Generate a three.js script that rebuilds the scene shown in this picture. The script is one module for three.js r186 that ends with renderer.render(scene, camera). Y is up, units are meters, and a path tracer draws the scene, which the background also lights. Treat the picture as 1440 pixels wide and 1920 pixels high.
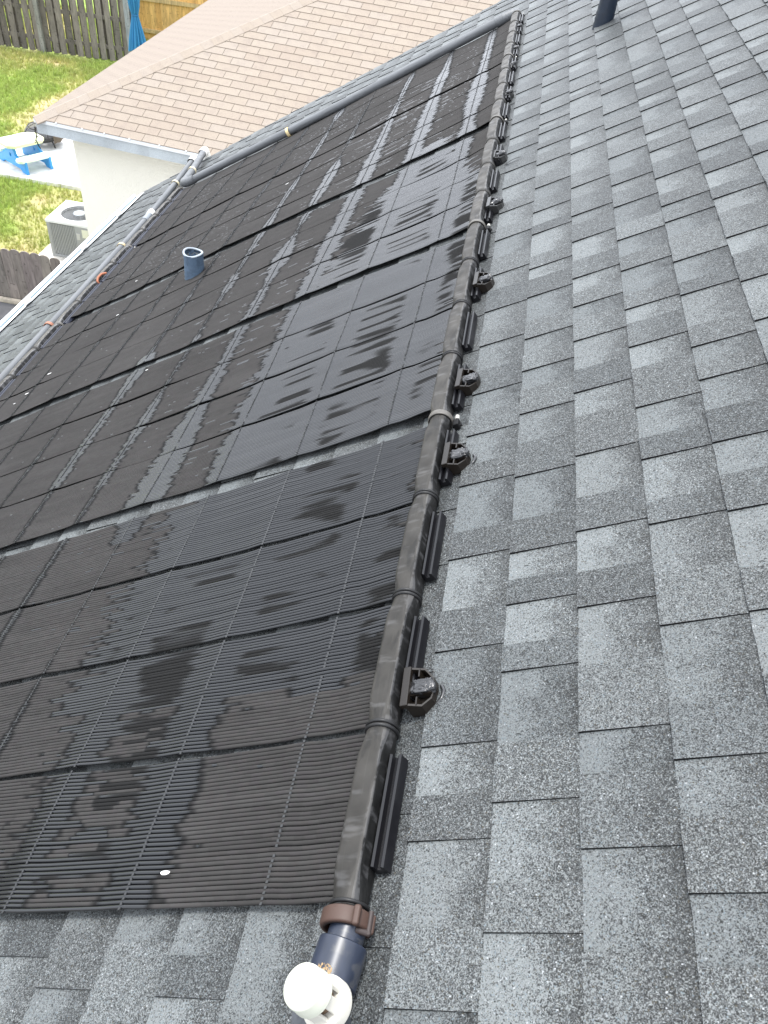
import * as THREE from 'three';
import { mergeGeometries } from 'three/addons/utils/BufferGeometryUtils.js';
import { RoundedBoxGeometry } from 'three/addons/geometries/RoundedBoxGeometry.js';

// ------------------------------------------------------------------ camera, sky, sun, exposure
const H = 6.4, TH = 0.573284, D = 1.126;              // camera height, roof pitch, camera height over the roof plane
const scene = new THREE.Scene();
const camera = new THREE.PerspectiveCamera(65.618, 0.75, 0.05, 400);
camera.position.set(0, H, 0);
camera.quaternion.setFromRotationMatrix(new THREE.Matrix4().makeBasis(
  new THREE.Vector3(0.9818, 0.09761, -0.16293), new THREE.Vector3(-0.18327, 0.71199, -0.67785), new THREE.Vector3(0.04984, 0.69537, 0.71692)));
const renderer = new THREE.WebGLRenderer({ antialias: true });
renderer.toneMapping = THREE.LinearToneMapping;
renderer.toneMappingExposure = 2.2;
renderer.shadowMap.enabled = true;
const SUN = new THREE.Vector3(-0.2, 0.95, -0.2).normalize();
{
  const w = 512, h = 256, d = new Float32Array(w * h * 4);
  for (let y = 0; y < h; y++) for (let x = 0; x < w; x++) {
    const el = (y + 0.5) / h * Math.PI - Math.PI / 2, az = ((x + 0.5) / w - 0.5) * 2 * Math.PI;
    const v = new THREE.Vector3(Math.cos(el) * Math.cos(az), Math.sin(el), Math.cos(el) * Math.sin(az));
    const up = Math.max(0, v.y);
    let L = 1.0 + 0.08 * up + 0.6 * Math.max(0, Math.min(1, -v.z / Math.max(0.2, Math.hypot(v.x, v.z)))) * (1 - up);                                     // an overcast sky; bright band low ahead added to light the wet panels
    const c = Math.max(0, v.dot(SUN));
    L += 0.3 * Math.pow(c, 2.5) + 0.8 * Math.pow(c, 30);           // the sun's light through the cloud
    L *= 1 + 0.07 * Math.sin(5 * az + 3 * v.y) * Math.cos(7 * v.y + 2 * az) * Math.sqrt(Math.max(0, 1 - up));
    if (v.y < 0) L = 0.5;
    const i = (y * w + x) * 4;
    d[i] = L * 0.94; d[i + 1] = L * 0.985; d[i + 2] = L * 1.07; d[i + 3] = 1;
  }
  const t = new THREE.DataTexture(d, w, h, THREE.RGBAFormat, THREE.FloatType);
  t.mapping = THREE.EquirectangularReflectionMapping; t.magFilter = THREE.LinearFilter; t.minFilter = THREE.LinearFilter; t.wrapS = THREE.RepeatWrapping; t.needsUpdate = true;
  scene.background = t; scene.environment = t;
}
const sun = new THREE.DirectionalLight(new THREE.Color(1, 0.97, 0.92), 1.8);
sun.position.copy(SUN).multiplyScalar(60).add(new THREE.Vector3(-4, 0, -10)); sun.target.position.set(-4, 0, -10);
sun.castShadow = true; sun.shadow.radius = 22; sun.shadow.mapSize.set(2048, 2048);
Object.assign(sun.shadow.camera, { left: -25, right: 25, top: 25, bottom: -25, near: 1, far: 140 });
scene.add(sun, sun.target);

// ------------------------------------------------------------------ helpers
let seed = 12345;
const rnd = () => { seed = (seed + 0x6d2b79f5) | 0; let t = Math.imul(seed ^ (seed >>> 15), 1 | seed); t = (t + Math.imul(t ^ (t >>> 7), 61 | t)) ^ t; return ((t ^ (t >>> 14)) >>> 0) / 4294967296; };
const R = (a, b) => a + (b - a) * rnd();
const hash = (x, y, k = 0) => { let h = Math.imul(x | 0, 374761393) ^ Math.imul(y | 0, 668265263) ^ Math.imul(k | 0, 1442695041); h = Math.imul(h ^ (h >>> 13), 1274126177); return ((h ^ (h >>> 16)) >>> 0) / 4294967296; };
const sm = (a, b, x) => { const t = Math.min(1, Math.max(0, (x - a) / (b - a))); return t * t * (3 - 2 * t); };
const noise = (x, y, k = 0, px = 0, py = 0) => {
  const xi = Math.floor(x), yi = Math.floor(y), fx = x - xi, fy = y - yi, u = fx * fx * (3 - 2 * fx), v = fy * fy * (3 - 2 * fy);
  const wx = (i) => (px ? ((i % px) + px) % px : i), wy = (i) => (py ? ((i % py) + py) % py : i);
  const a = hash(wx(xi), wy(yi), k), b = hash(wx(xi + 1), wy(yi), k), c = hash(wx(xi), wy(yi + 1), k), d = hash(wx(xi + 1), wy(yi + 1), k);
  return a + (b - a) * u + (c - a) * v + (a - b - c + d) * u * v;
};
const fbm = (x, y, k, o = 4) => { let s = 0, a = 0.5, n = 0; for (let i = 0; i < o; i++) { s += a * noise(x, y, k + i); n += a; x *= 2.03; y *= 2.03; a *= 0.5; } return s / n; };
const toS = (v) => { v = Math.min(1, Math.max(0, v)); return Math.round(255 * (v <= 0.0031308 ? v * 12.92 : 1.055 * Math.pow(v, 1 / 2.4) - 0.055)); };
function tex(w, h, fn, srgb = true) {                 // fn(x, y) returns linear [r, g, b] or a number
  const d = new Uint8Array(w * h * 4);
  for (let y = 0; y < h; y++) for (let x = 0; x < w; x++) {
    const c = fn(x, y), i = (y * w + x) * 4, f = srgb ? toS : (v) => Math.round(255 * Math.min(1, Math.max(0, v)));
    if (typeof c === 'number') d[i] = d[i + 1] = d[i + 2] = f(c); else { d[i] = f(c[0]); d[i + 1] = f(c[1]); d[i + 2] = f(c[2]); }
    d[i + 3] = 255;
  }
  const t = new THREE.DataTexture(d, w, h, THREE.RGBAFormat);
  t.wrapS = t.wrapT = THREE.RepeatWrapping; t.magFilter = THREE.LinearFilter; t.minFilter = THREE.LinearMipmapLinearFilter; t.generateMipmaps = true;
  if (srgb) t.colorSpace = THREE.SRGBColorSpace;
  t.needsUpdate = true; return t;
}
const rep = (t, a, b = a) => { const c = t.clone(); c.repeat.set(a, b); c.needsUpdate = true; return c; };
const col = (r, g, b) => new THREE.Color().setRGB(r, g, b);
const mat = (c, rough = 0.7, o = {}) => new THREE.MeshStandardMaterial({ color: Array.isArray(c) ? col(...c) : c, roughness: rough, side: THREE.DoubleSide, ...o });
const phys = (c, rough, ior, o = {}) => new THREE.MeshPhysicalMaterial({ color: col(...c), roughness: rough, ior, side: THREE.DoubleSide, ...o });
const taken = new Map();
function numbered(n) { const k = taken.get(n) ?? 0; taken.set(n, k + 1); return k ? n + '_' + String(k).padStart(3, '0') : n; }
const shade = (m) => { m.castShadow = m.receiveShadow = true; return m; };
function thing(name, label, category, pos = [0, 0, 0], group) {
  const g = new THREE.Group(); g.name = numbered(name); g.position.set(...pos); scene.add(g);
  g.userData.label = label; g.userData.category = category; if (group) g.userData.group = group;
  return g;
}
const merge = (gs) => { gs = (Array.isArray(gs) ? gs : [gs]); if (gs.length === 1) return gs[0]; return mergeGeometries(gs.map((g) => { const n = g.index ? g.toNonIndexed() : g; for (const k of Object.keys(n.attributes)) if (!['position', 'normal', 'uv'].includes(k)) n.deleteAttribute(k); return n; })); };
function part(name, gs, m, parent, label) {
  const o = shade(new THREE.Mesh(merge(gs), m)); o.name = parent === scene ? numbered(name) : name; parent.add(o);
  if (label) o.userData.label = label;
  return o;
}
function nest(name, parent) { const g = new THREE.Group(); g.name = name; parent.add(g); return g; }
function structure(name, gs, m) { const o = part(name, gs, m, scene); o.userData.kind = 'structure'; return o; }
function uvm(g) {                                      // uv in metres from the way each face points
  if (g.index) g = g.toNonIndexed();
  const p = g.attributes.position, uv = new Float32Array(p.count * 2), a = new THREE.Vector3(), b = new THREE.Vector3(), c = new THREE.Vector3();
  for (let i = 0; i < p.count; i += 3) {
    a.fromBufferAttribute(p, i); b.fromBufferAttribute(p, i + 1).sub(a); c.fromBufferAttribute(p, i + 2).sub(a); b.cross(c);
    const ax = Math.abs(b.x), ay = Math.abs(b.y), az = Math.abs(b.z);
    for (let k = 0; k < 3; k++) {
      const x = p.getX(i + k), y = p.getY(i + k), z = p.getZ(i + k), o = (i + k) * 2;
      if (ay >= ax && ay >= az) { uv[o] = x; uv[o + 1] = z; } else if (ax >= az) { uv[o] = z; uv[o + 1] = y; } else { uv[o] = x; uv[o + 1] = y; }
    }
  }
  g.setAttribute('uv', new THREE.BufferAttribute(uv, 2)); return g;
}
const shiftUV = (g, u, v) => { const a = g.attributes.uv; for (let i = 0; i < a.count; i++) a.setXY(i, a.getX(i) + u, a.getY(i) + v); return g; };
const box = (w, h, d, x = 0, y = 0, z = 0) => uvm(new THREE.BoxGeometry(w, h, d).translate(x, y, z));
const rbox = (w, h, d, r, x = 0, y = 0, z = 0) => uvm(new RoundedBoxGeometry(w, h, d, 2, r).translate(x, y, z));
const cyl = (r0, r1, h, x = 0, y = 0, z = 0, n = 24, open = false) => new THREE.CylinderGeometry(r1, r0, h, n, 1, open).translate(x, y + h / 2, z);
const lathe = (pts, n = 32) => new THREE.LatheGeometry(pts.map((p) => new THREE.Vector2(...p)), n);
function rod(a, b, r, n = 12, caps = true) {            // a cylinder from a to b
  const A = new THREE.Vector3(...a), B = new THREE.Vector3(...b), d = B.clone().sub(A), g = new THREE.CylinderGeometry(r, r, d.length(), n, 1, !caps);
  g.applyQuaternion(new THREE.Quaternion().setFromUnitVectors(new THREE.Vector3(0, 1, 0), d.normalize())); const m = A.add(B).multiplyScalar(0.5); return g.translate(m.x, m.y, m.z);
}
function bar(a, b, w, h) {                              // a square bar from a to b
  const A = new THREE.Vector3(...a), B = new THREE.Vector3(...b), d = B.clone().sub(A), g = new THREE.BoxGeometry(w, h, d.length());
  const m4 = new THREE.Matrix4().lookAt(B, A, new THREE.Vector3(0, 1, 0)); g.applyMatrix4(m4); const m = A.add(B).multiplyScalar(0.5); return uvm(g.translate(m.x, m.y, m.z));
}
const tube = (pts, r, n = 64, k = 16) => new THREE.TubeGeometry(new THREE.CatmullRomCurve3(pts.map((p) => new THREE.Vector3(...p)), false, 'catmullrom', 0.3), n, r, k, false);
function grid(fn, nu, nv, uvf) {                        // a smooth sheet; fn(i, j) returns [x, y, z]
  const p = [], uv = [], idx = [];
  for (let j = 0; j <= nv; j++) for (let i = 0; i <= nu; i++) { p.push(...fn(i, j)); uv.push(...(uvf ? uvf(i, j) : [i / nu, j / nv])); }
  for (let j = 0; j < nv; j++) for (let i = 0; i < nu; i++) { const a = j * (nu + 1) + i, b = a + nu + 1; idx.push(a, a + 1, b, b, a + 1, b + 1); }
  const g = new THREE.BufferGeometry();
  g.setAttribute('position', new THREE.Float32BufferAttribute(p, 3)); g.setAttribute('uv', new THREE.Float32BufferAttribute(uv, 2)); g.setIndex(idx); g.computeVertexNormals(); return g;
}
class Faces {                                           // flat faces with their own uv
  constructor() { this.p = []; this.u = []; }
  quad(a, b, c, d, ua = [0, 0], ub = [0, 0], uc = [0, 0], ud = [0, 0]) { this.p.push(...a, ...b, ...c, ...a, ...c, ...d); this.u.push(...ua, ...ub, ...uc, ...ua, ...uc, ...ud); return this; }
  tri(a, b, c) { this.p.push(...a, ...b, ...c); this.u.push(0, 0, 0, 0, 0, 0); return this; }
  geo(metres = false) { const g = new THREE.BufferGeometry(); g.setAttribute('position', new THREE.Float32BufferAttribute(this.p, 3)); g.setAttribute('uv', new THREE.Float32BufferAttribute(this.u, 2)); g.computeVertexNormals(); return metres ? uvm(g) : g; }
}
// roof frame: t up the slope, h off the roof, s away along the eave; a group laid on the roof is turned by TH about z and has x = t, y = h, z = -s
const CT = Math.cos(TH), ST = Math.sin(TH);
const onRoof = (t, s, h = 0) => [CT * t - ST * (h - D), H + ST * t + CT * (h - D), -s];
function roofThing(name, label, category, t, s, h = 0, group) { const g = thing(name, label, category, onRoof(t, s, h), group); g.rotation.z = TH; return g; }

// ------------------------------------------------------------------ shared textures and materials
const wood = tex(256, 1024, (x, y) => { const g = noise(x / 5, y / 90, 1, 51, 11) * 0.5 + noise(x / 1.6, y / 60, 2, 160, 17) * 0.3 + noise(x / 30, y / 200, 3, 9, 5) * 0.4; const knot = noise(x / 12, y / 26, 8, 21, 39) > 0.9 ? 0.55 : 1; return (0.5 + 0.75 * g) * knot * 0.85; });
const speck = tex(512, 512, (x, y) => 0.55 + 0.5 * hash(x, y, 5) * 0.6 + 0.3 * (fbm(x / 60, y / 60, 9) - 0.5));
const blotch = tex(512, 512, (x, y) => 0.72 + 0.4 * noise(x / 64, y / 64, 4, 8, 8) + 0.25 * (noise(x / 16, y / 16, 6, 32, 32) - 0.5) + 0.12 * (hash(x, y, 7) - 0.5));
const stucco = tex(512, 512, (x, y) => noise(x / 4, y / 4, 1, 128, 128) * 0.6 + hash(x, y, 2) * 0.4, false);
const dullBlack = phys([0.006, 0.006, 0.0065], 0.6, 1.3);
const whitePaint = mat([0.78, 0.79, 0.8], 0.45), whitePvc = mat([0.82, 0.82, 0.79], 0.35);
const greyPipe = mat([0.125, 0.132, 0.14], 0.5, { map: rep(blotch, 3, 2) });

// ------------------------------------------------------------------ this house: dark laminated shingles
const EX = 0.1442, T0 = -0.347, RAKE = 7.57, BACK = -2.2, RIDGE = 3.0;
const eaveT = (s) => -4.75 - 0.07 * (7.4 - s);
const house = thing('house', 'house with blue-grey laminated shingle roof that carries the black tube panels', 'house');
const roof = nest('roof', house); roof.rotation.z = TH; roof.position.set(...onRoof(0, 0, 0));
const RW = 2048, RROW = 146, RN = 8;
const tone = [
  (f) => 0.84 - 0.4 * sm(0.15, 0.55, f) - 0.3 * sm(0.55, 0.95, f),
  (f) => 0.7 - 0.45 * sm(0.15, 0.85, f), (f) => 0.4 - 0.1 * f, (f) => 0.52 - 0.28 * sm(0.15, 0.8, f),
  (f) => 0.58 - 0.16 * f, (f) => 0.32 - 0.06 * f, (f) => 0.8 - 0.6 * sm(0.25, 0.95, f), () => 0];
const grain = new Float32Array(RW * RROW * RN);
{
  const id = new Float32Array(RW * RROW * RN * 2);
  for (let i = 0; i < grain.length; i++) { id[2 * i] = rnd(); id[2 * i + 1] = rnd(); }
  for (let n = 0; n < grain.length * 0.16; n++) {      // granules two or three texels across
    const x = Math.floor(rnd() * RW), y = Math.floor(rnd() * (RROW * RN - 2)), a = rnd(), b = rnd(), w = rnd() < 0.08 ? 3 : 2, h = rnd() < 0.5 ? 1 : 2;
    for (let j = 0; j < h; j++) for (let i = 0; i < w; i++) { const k = (Math.min(RROW * RN - 1, y + j) * RW + (x + i) % RW) * 2; id[k] = a; id[k + 1] = b; }
  }
  grain.pick = (x, y) => {
    const row = Math.floor(y / RROW), f = (y - row * RROW) / RROW, k = (y * RW + x) * 2;
    const wob = (noise(x / 26, f * 5, 40 + row, Math.floor(RW / 26), 0) - 0.5) * 0.3;
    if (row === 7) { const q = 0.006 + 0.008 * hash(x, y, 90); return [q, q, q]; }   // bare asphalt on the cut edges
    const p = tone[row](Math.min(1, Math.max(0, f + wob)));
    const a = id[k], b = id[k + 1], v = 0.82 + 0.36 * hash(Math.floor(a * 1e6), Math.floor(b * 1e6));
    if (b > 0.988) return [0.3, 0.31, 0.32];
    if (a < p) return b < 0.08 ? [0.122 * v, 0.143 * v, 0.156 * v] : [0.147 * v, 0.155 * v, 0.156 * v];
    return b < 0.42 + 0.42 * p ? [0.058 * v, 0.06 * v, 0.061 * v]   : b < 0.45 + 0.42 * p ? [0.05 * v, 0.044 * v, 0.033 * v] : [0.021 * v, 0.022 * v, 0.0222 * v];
  };
}
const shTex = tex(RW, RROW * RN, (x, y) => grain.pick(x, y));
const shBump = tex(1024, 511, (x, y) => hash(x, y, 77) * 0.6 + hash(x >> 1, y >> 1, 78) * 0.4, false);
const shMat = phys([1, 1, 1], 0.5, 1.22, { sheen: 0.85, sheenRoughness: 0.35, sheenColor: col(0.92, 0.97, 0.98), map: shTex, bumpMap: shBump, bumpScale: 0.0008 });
const tints = [[0.97, 0.98, 0.975], [0.9, 0.915, 0.915], [1.07, 1.085, 1.08], [0.82, 0.838, 0.842]].map((c) => c.map((v) => v * 0.9)).map((c) => { const m = shMat.clone(); m.color = col(...c); return m; });
const lines = {                                        // tooth ends read off the courses right of the header
  '-1': [0.572, 0.745, 0.956, 1.209, 1.457, 1.657, 1.846, 2.101, 2.308, 2.554, 2.834, 3.081, 3.331, 3.511, 3.74, 3.932, 4.14, 4.392, 4.631, 4.923, 5.142],
  '0': [0.43, 0.628, 0.883, 1.045, 1.188, 1.437, 1.686, 1.886, 2.054, 2.303, 2.496, 2.761, 2.952, 3.185, 3.435, 3.627, 3.814, 3.94, 4.096, 4.272, 4.534, 4.731, 4.898, 5.145, 5.413],
  '1': [0.544, 0.738, 1.004, 1.209, 1.456, 1.708, 1.955, 2.144, 2.32, 2.578, 2.785, 3.038, 3.394, 3.587, 3.834, 4.085, 4.22, 4.419, 4.674, 4.876],
  '2': [0.476, 0.672, 0.929, 1.183, 1.384, 1.574, 1.838, 2.031, 2.259, 2.466, 2.72, 2.909, 3.174, 3.383, 3.505, 3.692, 3.967, 4.151, 4.576, 4.822],
  '3': [1.38, 1.61, 1.752, 2.009, 2.202, 2.467, 2.589, 2.82, 3.073, 3.264, 3.536, 3.686, 3.92, 4.125, 4.519, 4.837],
};
{
  const tabs = [], kLo = Math.floor((-5.3 - T0) / EX), kHi = Math.floor((RIDGE - T0) / EX) - 1;
  for (let k = kLo; k <= kHi; k++) {
    const t0 = T0 + EX * (k - 1) , cuts = (lines[k] ?? []).slice();
    // course k has its lower butt at t0; the read-off courses are named by their upper edge
    if (!cuts.length) cuts.push(0.2 + R(0, 0.25));
    while (cuts[0] > BACK) cuts.unshift(cuts[0] - R(0.17, 0.3));
    while (cuts[cuts.length - 1] < RAKE) cuts.push(cuts[cuts.length - 1] + R(0.17, 0.3));
    for (let i = 0; i + 1 < cuts.length; i++) {
      const a = cuts[i], b = Math.min(RAKE, cuts[i + 1]), m = a + (b - a) * R(0.3, 0.62);
      if (a >= RAKE - 0.02) continue;
      tabs.push({ t: t0, a, b: Math.min(m, RAKE), raised: true }, { t: t0, a: Math.min(m, RAKE), b, raised: false });
    }
  }
  const rows = { up: [2, 2, 5, 3, 3, 4], down: [0, 0, 1, 6, 1, 6] };
  const made = [];
  for (const q of tabs) {
    if (q.b - q.a < 0.004) continue;
    const s = (q.a + q.b) / 2, lo = Math.max(q.t, eaveT(s)), hi = q.t + EX + 0.012;
    if (hi - lo < 0.03) continue;
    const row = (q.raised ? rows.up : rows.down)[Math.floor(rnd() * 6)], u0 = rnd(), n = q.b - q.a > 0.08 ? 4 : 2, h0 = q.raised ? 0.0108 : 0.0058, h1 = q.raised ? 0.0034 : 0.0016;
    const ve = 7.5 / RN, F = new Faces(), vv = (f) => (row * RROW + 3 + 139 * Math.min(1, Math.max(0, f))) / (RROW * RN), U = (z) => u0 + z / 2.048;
    const e = []; for (let i = 0; i <= n; i++) e.push([lo + R(-0.0011, 0.0011), q.a + (q.b - q.a) * i / n]);
    const f0 = (lo - q.t) / EX;
    for (let i = 0; i < n; i++) {
      const [ta, sa] = e[i], [tb, sb] = e[i + 1];
      F.quad([ta, h0, -sa], [hi, h1, -sa], [hi, h1, -sb], [tb, h0, -sb], [U(sa), vv(f0)], [U(sa), vv(1.04)], [U(sb), vv(1.04)], [U(sb), vv(f0)]);
      F.quad([ta, h0, -sa], [tb, h0, -sb], [tb, -0.001, -sb], [ta, -0.001, -sa], [U(sa), ve], [U(sb), ve], [U(sb), ve], [U(sa), ve]);
    }
    if (q.raised) for (const [end, k] of [[e[0], 0], [e[n], 1]]) F.quad([end[0], h0, -end[1]], [hi, h1, -end[1]], [hi, -0.001, -end[1]], [end[0], -0.001, -end[1]], [0.1, ve], [0.2, ve], [0.2, ve], [0.1, ve]);
    const mid = (lo + hi) / 2, covered = mid < -0.74 && mid > -3.7 && s > 0.5 && s < 6.5;
    const P = new THREE.Vector3(...onRoof(mid, s, 0)), dist = P.distanceTo(camera.position), pr = P.clone().applyMatrix4(camera.matrixWorldInverse);
    made.push({ g: F.geo(), m: Math.floor(rnd() * tints.length), P, area: (q.b - q.a) * EX / (dist * dist * dist), covered });
  }
  camera.updateMatrixWorld(); camera.matrixWorldInverse.copy(camera.matrixWorld).invert(); camera.updateProjectionMatrix();
  for (const q of made) { const v = q.P.clone().project(camera); q.seen = !q.covered && Math.abs(v.x) < 1.06 && Math.abs(v.y) < 1.06 && v.z < 1 && q.P.z < 0.2; }
  made.sort((a, b) => (b.seen - a.seen) || (b.area - a.area));
  const rest = [[], [], [], []];
  made.forEach((q, i) => { if (i < 294 && q.seen) part('shingle', q.g, tints[q.m], roof); else rest[q.m].push(q.g); });
  const field = nest('shingle_field', roof);           // the shingles too small or too hidden to pick apart
  rest.forEach((gs, i) => { if (gs.length) { const o = part('shingle_run', gs, tints[i], field); o.userData.kind = 'stuff'; } });
  field.userData.kind = 'stuff';
}
{
  // deck, the far slope, walls, fascia
  const deck = new Faces(), e0 = eaveT(BACK), e1 = eaveT(RAKE);
  deck.quad([e0, -0.002, -BACK], [RIDGE, -0.002, -BACK], [RIDGE, -0.002, -RAKE], [e1, -0.002, -RAKE]);
  deck.quad([e0, -0.03, -BACK], [RIDGE, -0.03, -BACK], [RIDGE, -0.03, -RAKE], [e1, -0.03, -RAKE]);
  deck.quad([e1, -0.002, -RAKE], [RIDGE, -0.002, -RAKE], [RIDGE, -0.03, -RAKE], [e1, -0.03, -RAKE]);
  part('deck', deck.geo(), mat([0.02, 0.02, 0.022], 0.9), roof);
  const rx = onRoof(RIDGE, 0)[0], ry = onRoof(RIDGE, 0)[1], ex = onRoof(-4.6, 0)[0], ey = onRoof(-4.6, 0, -0.05)[1];
  const back = new Faces();
  back.quad([rx, ry, -BACK], [rx + 6.4, ry - 4.13, -BACK], [rx + 6.4, ry - 4.13, -RAKE], [rx, ry, -RAKE]);
  part('far_slope', back.geo(true), mat([0.1, 0.105, 0.11], 0.9, { map: rep(speck, 4) }), house);
  const wm = mat([0.78, 0.76, 0.7], 0.9, { bumpMap: rep(stucco, 2), bumpScale: 0.003 });
  const wallShape = new THREE.Shape([new THREE.Vector2(ex + 0.35, 0), new THREE.Vector2(rx + 6.1, 0), new THREE.Vector2(rx + 6.1, ry - 4.1), new THREE.Vector2(rx, ry - 0.25), new THREE.Vector2(ex + 0.35, ey + 0.02)]);
  part('wall', uvm(new THREE.ExtrudeGeometry(wallShape, { depth: 9.2, bevelEnabled: false }).translate(0, 0, -7.2)), wm, house);
  part('bargeboard', uvm((() => { const F = new Faces(); for (const dz of [0, 0.025]) F.quad([e1, -0.032, -RAKE + 0.04 + dz], [RIDGE, -0.032, -RAKE + 0.04 + dz], [RIDGE, -0.18, -RAKE + 0.04 + dz], [e1, -0.18, -RAKE + 0.04 + dz]); F.quad([e1, -0.18, -RAKE + 0.04], [RIDGE, -0.18, -RAKE + 0.04], [RIDGE, -0.18, -RAKE + 0.065], [e1, -0.18, -RAKE + 0.065]); return F.geo(); })()), whitePaint, roof);
  // gutter along the eave: drip edge, trough and rolled lip
  const gutter = nest('gutter', house); gutter.rotation.z = TH; gutter.position.copy(roof.position);
  const sA = BACK, sB = 7.45, sweep = (prof, m, name) => part(name, grid((i, j) => { const s = sA + (sB - sA) * j / 12, e = eaveT(s), [a, v] = prof[i]; return [e + CT * a + ST * v, -ST * a + CT * v, -s]; }, prof.length - 1, 12), m, gutter);
  sweep([[0.055, 0.056], [0.0, 0.021], [-0.01, 0.008], [-0.01, -0.05], [-0.008, -0.05]], whitePaint, 'drip_edge');
  sweep([[-0.006, -0.012], [-0.006, -0.12], [-0.03, -0.125], [-0.036, -0.10], [-0.04, -0.05], [-0.043, -0.02], [-0.044, -0.004]], mat([0.3, 0.42, 0.48], 0.4), 'trough');  // white gutter; its bluish inner shade is put into the colour
  sweep([[-0.042, -0.006], [-0.042, 0.002], [-0.05, 0.007], [-0.068, 0.006], [-0.075, -0.002], [-0.072, -0.016], [-0.06, -0.012]], whitePaint, 'lip');
  for (const s of [2.6, 3.7, 4.55, 5.3, 6.25, 6.93]) {
    const hang = part('drip_edge_lap', rbox(0.05, 0.006, 0.13, 0.003), whitePaint, gutter); hang.position.set(eaveT(s) + 0.06, 0.032, -s); hang.rotation.set(0.05, 0.45, 0.12);
  }
}

// ------------------------------------------------------------------ the black tube panels
const BND = [0.465, 1.735, 2.968, 4.206, 5.36, 6.50], STRAPS = [-0.885, -1.2, -1.51, -1.82, -2.13, -2.44, -2.75, -3.06, -3.37, -3.6];
const TTOP = -0.736, TLOW = -3.73, NT = 34, PXS = NT * 3, WW = PXS * 20, WHT = 1024;
const uAt = (sec, f) => (sec + f) / 20, vAt = (t) => (t - TLOW) / (TTOP - TLOW);
const edges = [];                                      // the near and far edge of each of the 20 tube mats
for (let p = 0; p < 5; p++) for (let k = 0; k < 4; k++) {
  const a = BND[p] + (p ? [0, 0.062, 0.06, 0.08, 0.03][p] : 0.006), b = BND[p + 1] - 0.014;
  edges.push([a + (b - a) * k / 4 + (k ? (p ? 0.006 : 0.0062) : 0), a + (b - a) * (k + 1) / 4 - (k < 3 ? (p ? 0.006 : 0.0062) : 0)]);
}
const halfWidth = [                                     // wet width beside each strap over s
  (s) => (s < 0.9 ? -0.02 : s < 3.4 ? 0.05 : 0.062 - 0.012 * (s - 3.4)),
  (s) => (s < 4.6 ? 0.055 : 0.065 - 0.028 * (s - 4.6)),
  (s) => (s < 4.4 ? 0.055 : 0.05 - 0.02 * (s - 4.4)),
  (s) => (s < 1.6 ? 0.016 : s < 3.4 ? 0.05 : 0.05 - 0.02 * (s - 3.4)),
  (s) => (s < 2 ? 0.008 : s < 3.7 ? 0.036 : 0.012), (s) => (s > 2.1 && s < 3.1 ? 0.024 : 0.006), () => 0.003, () => 0.002, () => 0.001, () => 0.001];
const wetAt = (t, s, g) => {
  const st = 0.55 * noise(g / 1.7, t / 0.16, 31) + 0.6 * noise(g / 0.9, t / 0.11, 30) - 0.575, st2 = noise(g / 5, t / 0.3, 32) - 0.5, big = noise(s * 1.7, t * 3.1, 33) - 0.5;
  let v = -1;
  STRAPS.forEach((k, i) => { const hw = halfWidth[i](s), brk = (noise(s * 3.3, i * 7.7, 34) - 0.5) * (i > 2 ? 0.07 : 0.03); v = Math.max(v, hw + brk * (hw > 0.01 ? 1 : 0.2) - Math.abs(t - k) + st * Math.min(0.05, 0.012 + hw * 0.7)); });
  const tR = s < 0.92 ? -1.16 + 0.1 * st2 : s < 3.4 ? -0.7 : -0.7 - 0.2 * sm(3.4, 4.1, s), tL = s < 0.95 ? -1.62 : s < 1.7 ? -1.66 : s < 3 ? -1.545 : -1.5 + 0.22 * (s - 3);
  let fill = Math.min(tR - t, t - tL) + st * 0.16 + st2 * 0.1;
  if (s > 4.25) fill -= (s - 4.25) * 0.8;
  if (s < 0.92) fill = Math.min(fill, (noise(g / 1.5, t / 0.08, 35) - 0.52) * 0.3);
  const hole = noise(g / 2.2, t / 0.22, 36) * 0.6 + noise(s * 4, t * 6, 37) * 0.4;
  wetAt.hole = fill > 0 ? sm(0.565, 0.69, hole + 0.1 * sm(0.25, 0.05, Math.abs(t + 0.83)) + 0.12 * sm(-1.2, -1.24, t) * sm(-1.5, -1.3, t) - 0.06) : 0;
  const drop = hash(Math.floor(g), Math.floor(t / 0.012), 38) > 0.9965 - 0.03 * sm(3.8, 5.4, s) * (big > 0.05 ? 1 : 0) && t < -0.95 ? 0.02 : -1;
  const wisp = t > -2.3 && noise(g / 1.1, t / 0.1, 39) > 0.8 + 0.25 * Math.abs(t + 1.5) && noise(s * 2.3, t * 2.3, 40) > 0.42 && s > 0.9 ? 0.01 : -1;
  wetAt.hole *= 1 - sm(-0.03, 0.0, v);
  return Math.max(v, fill, drop, wisp);
};
const matState = new Float32Array(WW * WHT), matHole = new Float32Array(WW * WHT);
for (let y = 0; y < WHT; y++) for (let x = 0; x < WW; x++) {
  const sec = Math.floor(x / PXS), f = (x - sec * PXS + 0.5) / PXS, g = Math.floor(x / 3), t = TLOW + (TTOP - TLOW) * (y + 0.5) / WHT;
  matState[y * WW + x] = wetAt(t, edges[sec][0] + (edges[sec][1] - edges[sec][0]) * f, g); matHole[y * WW + x] = wetAt.hole;
}
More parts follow.
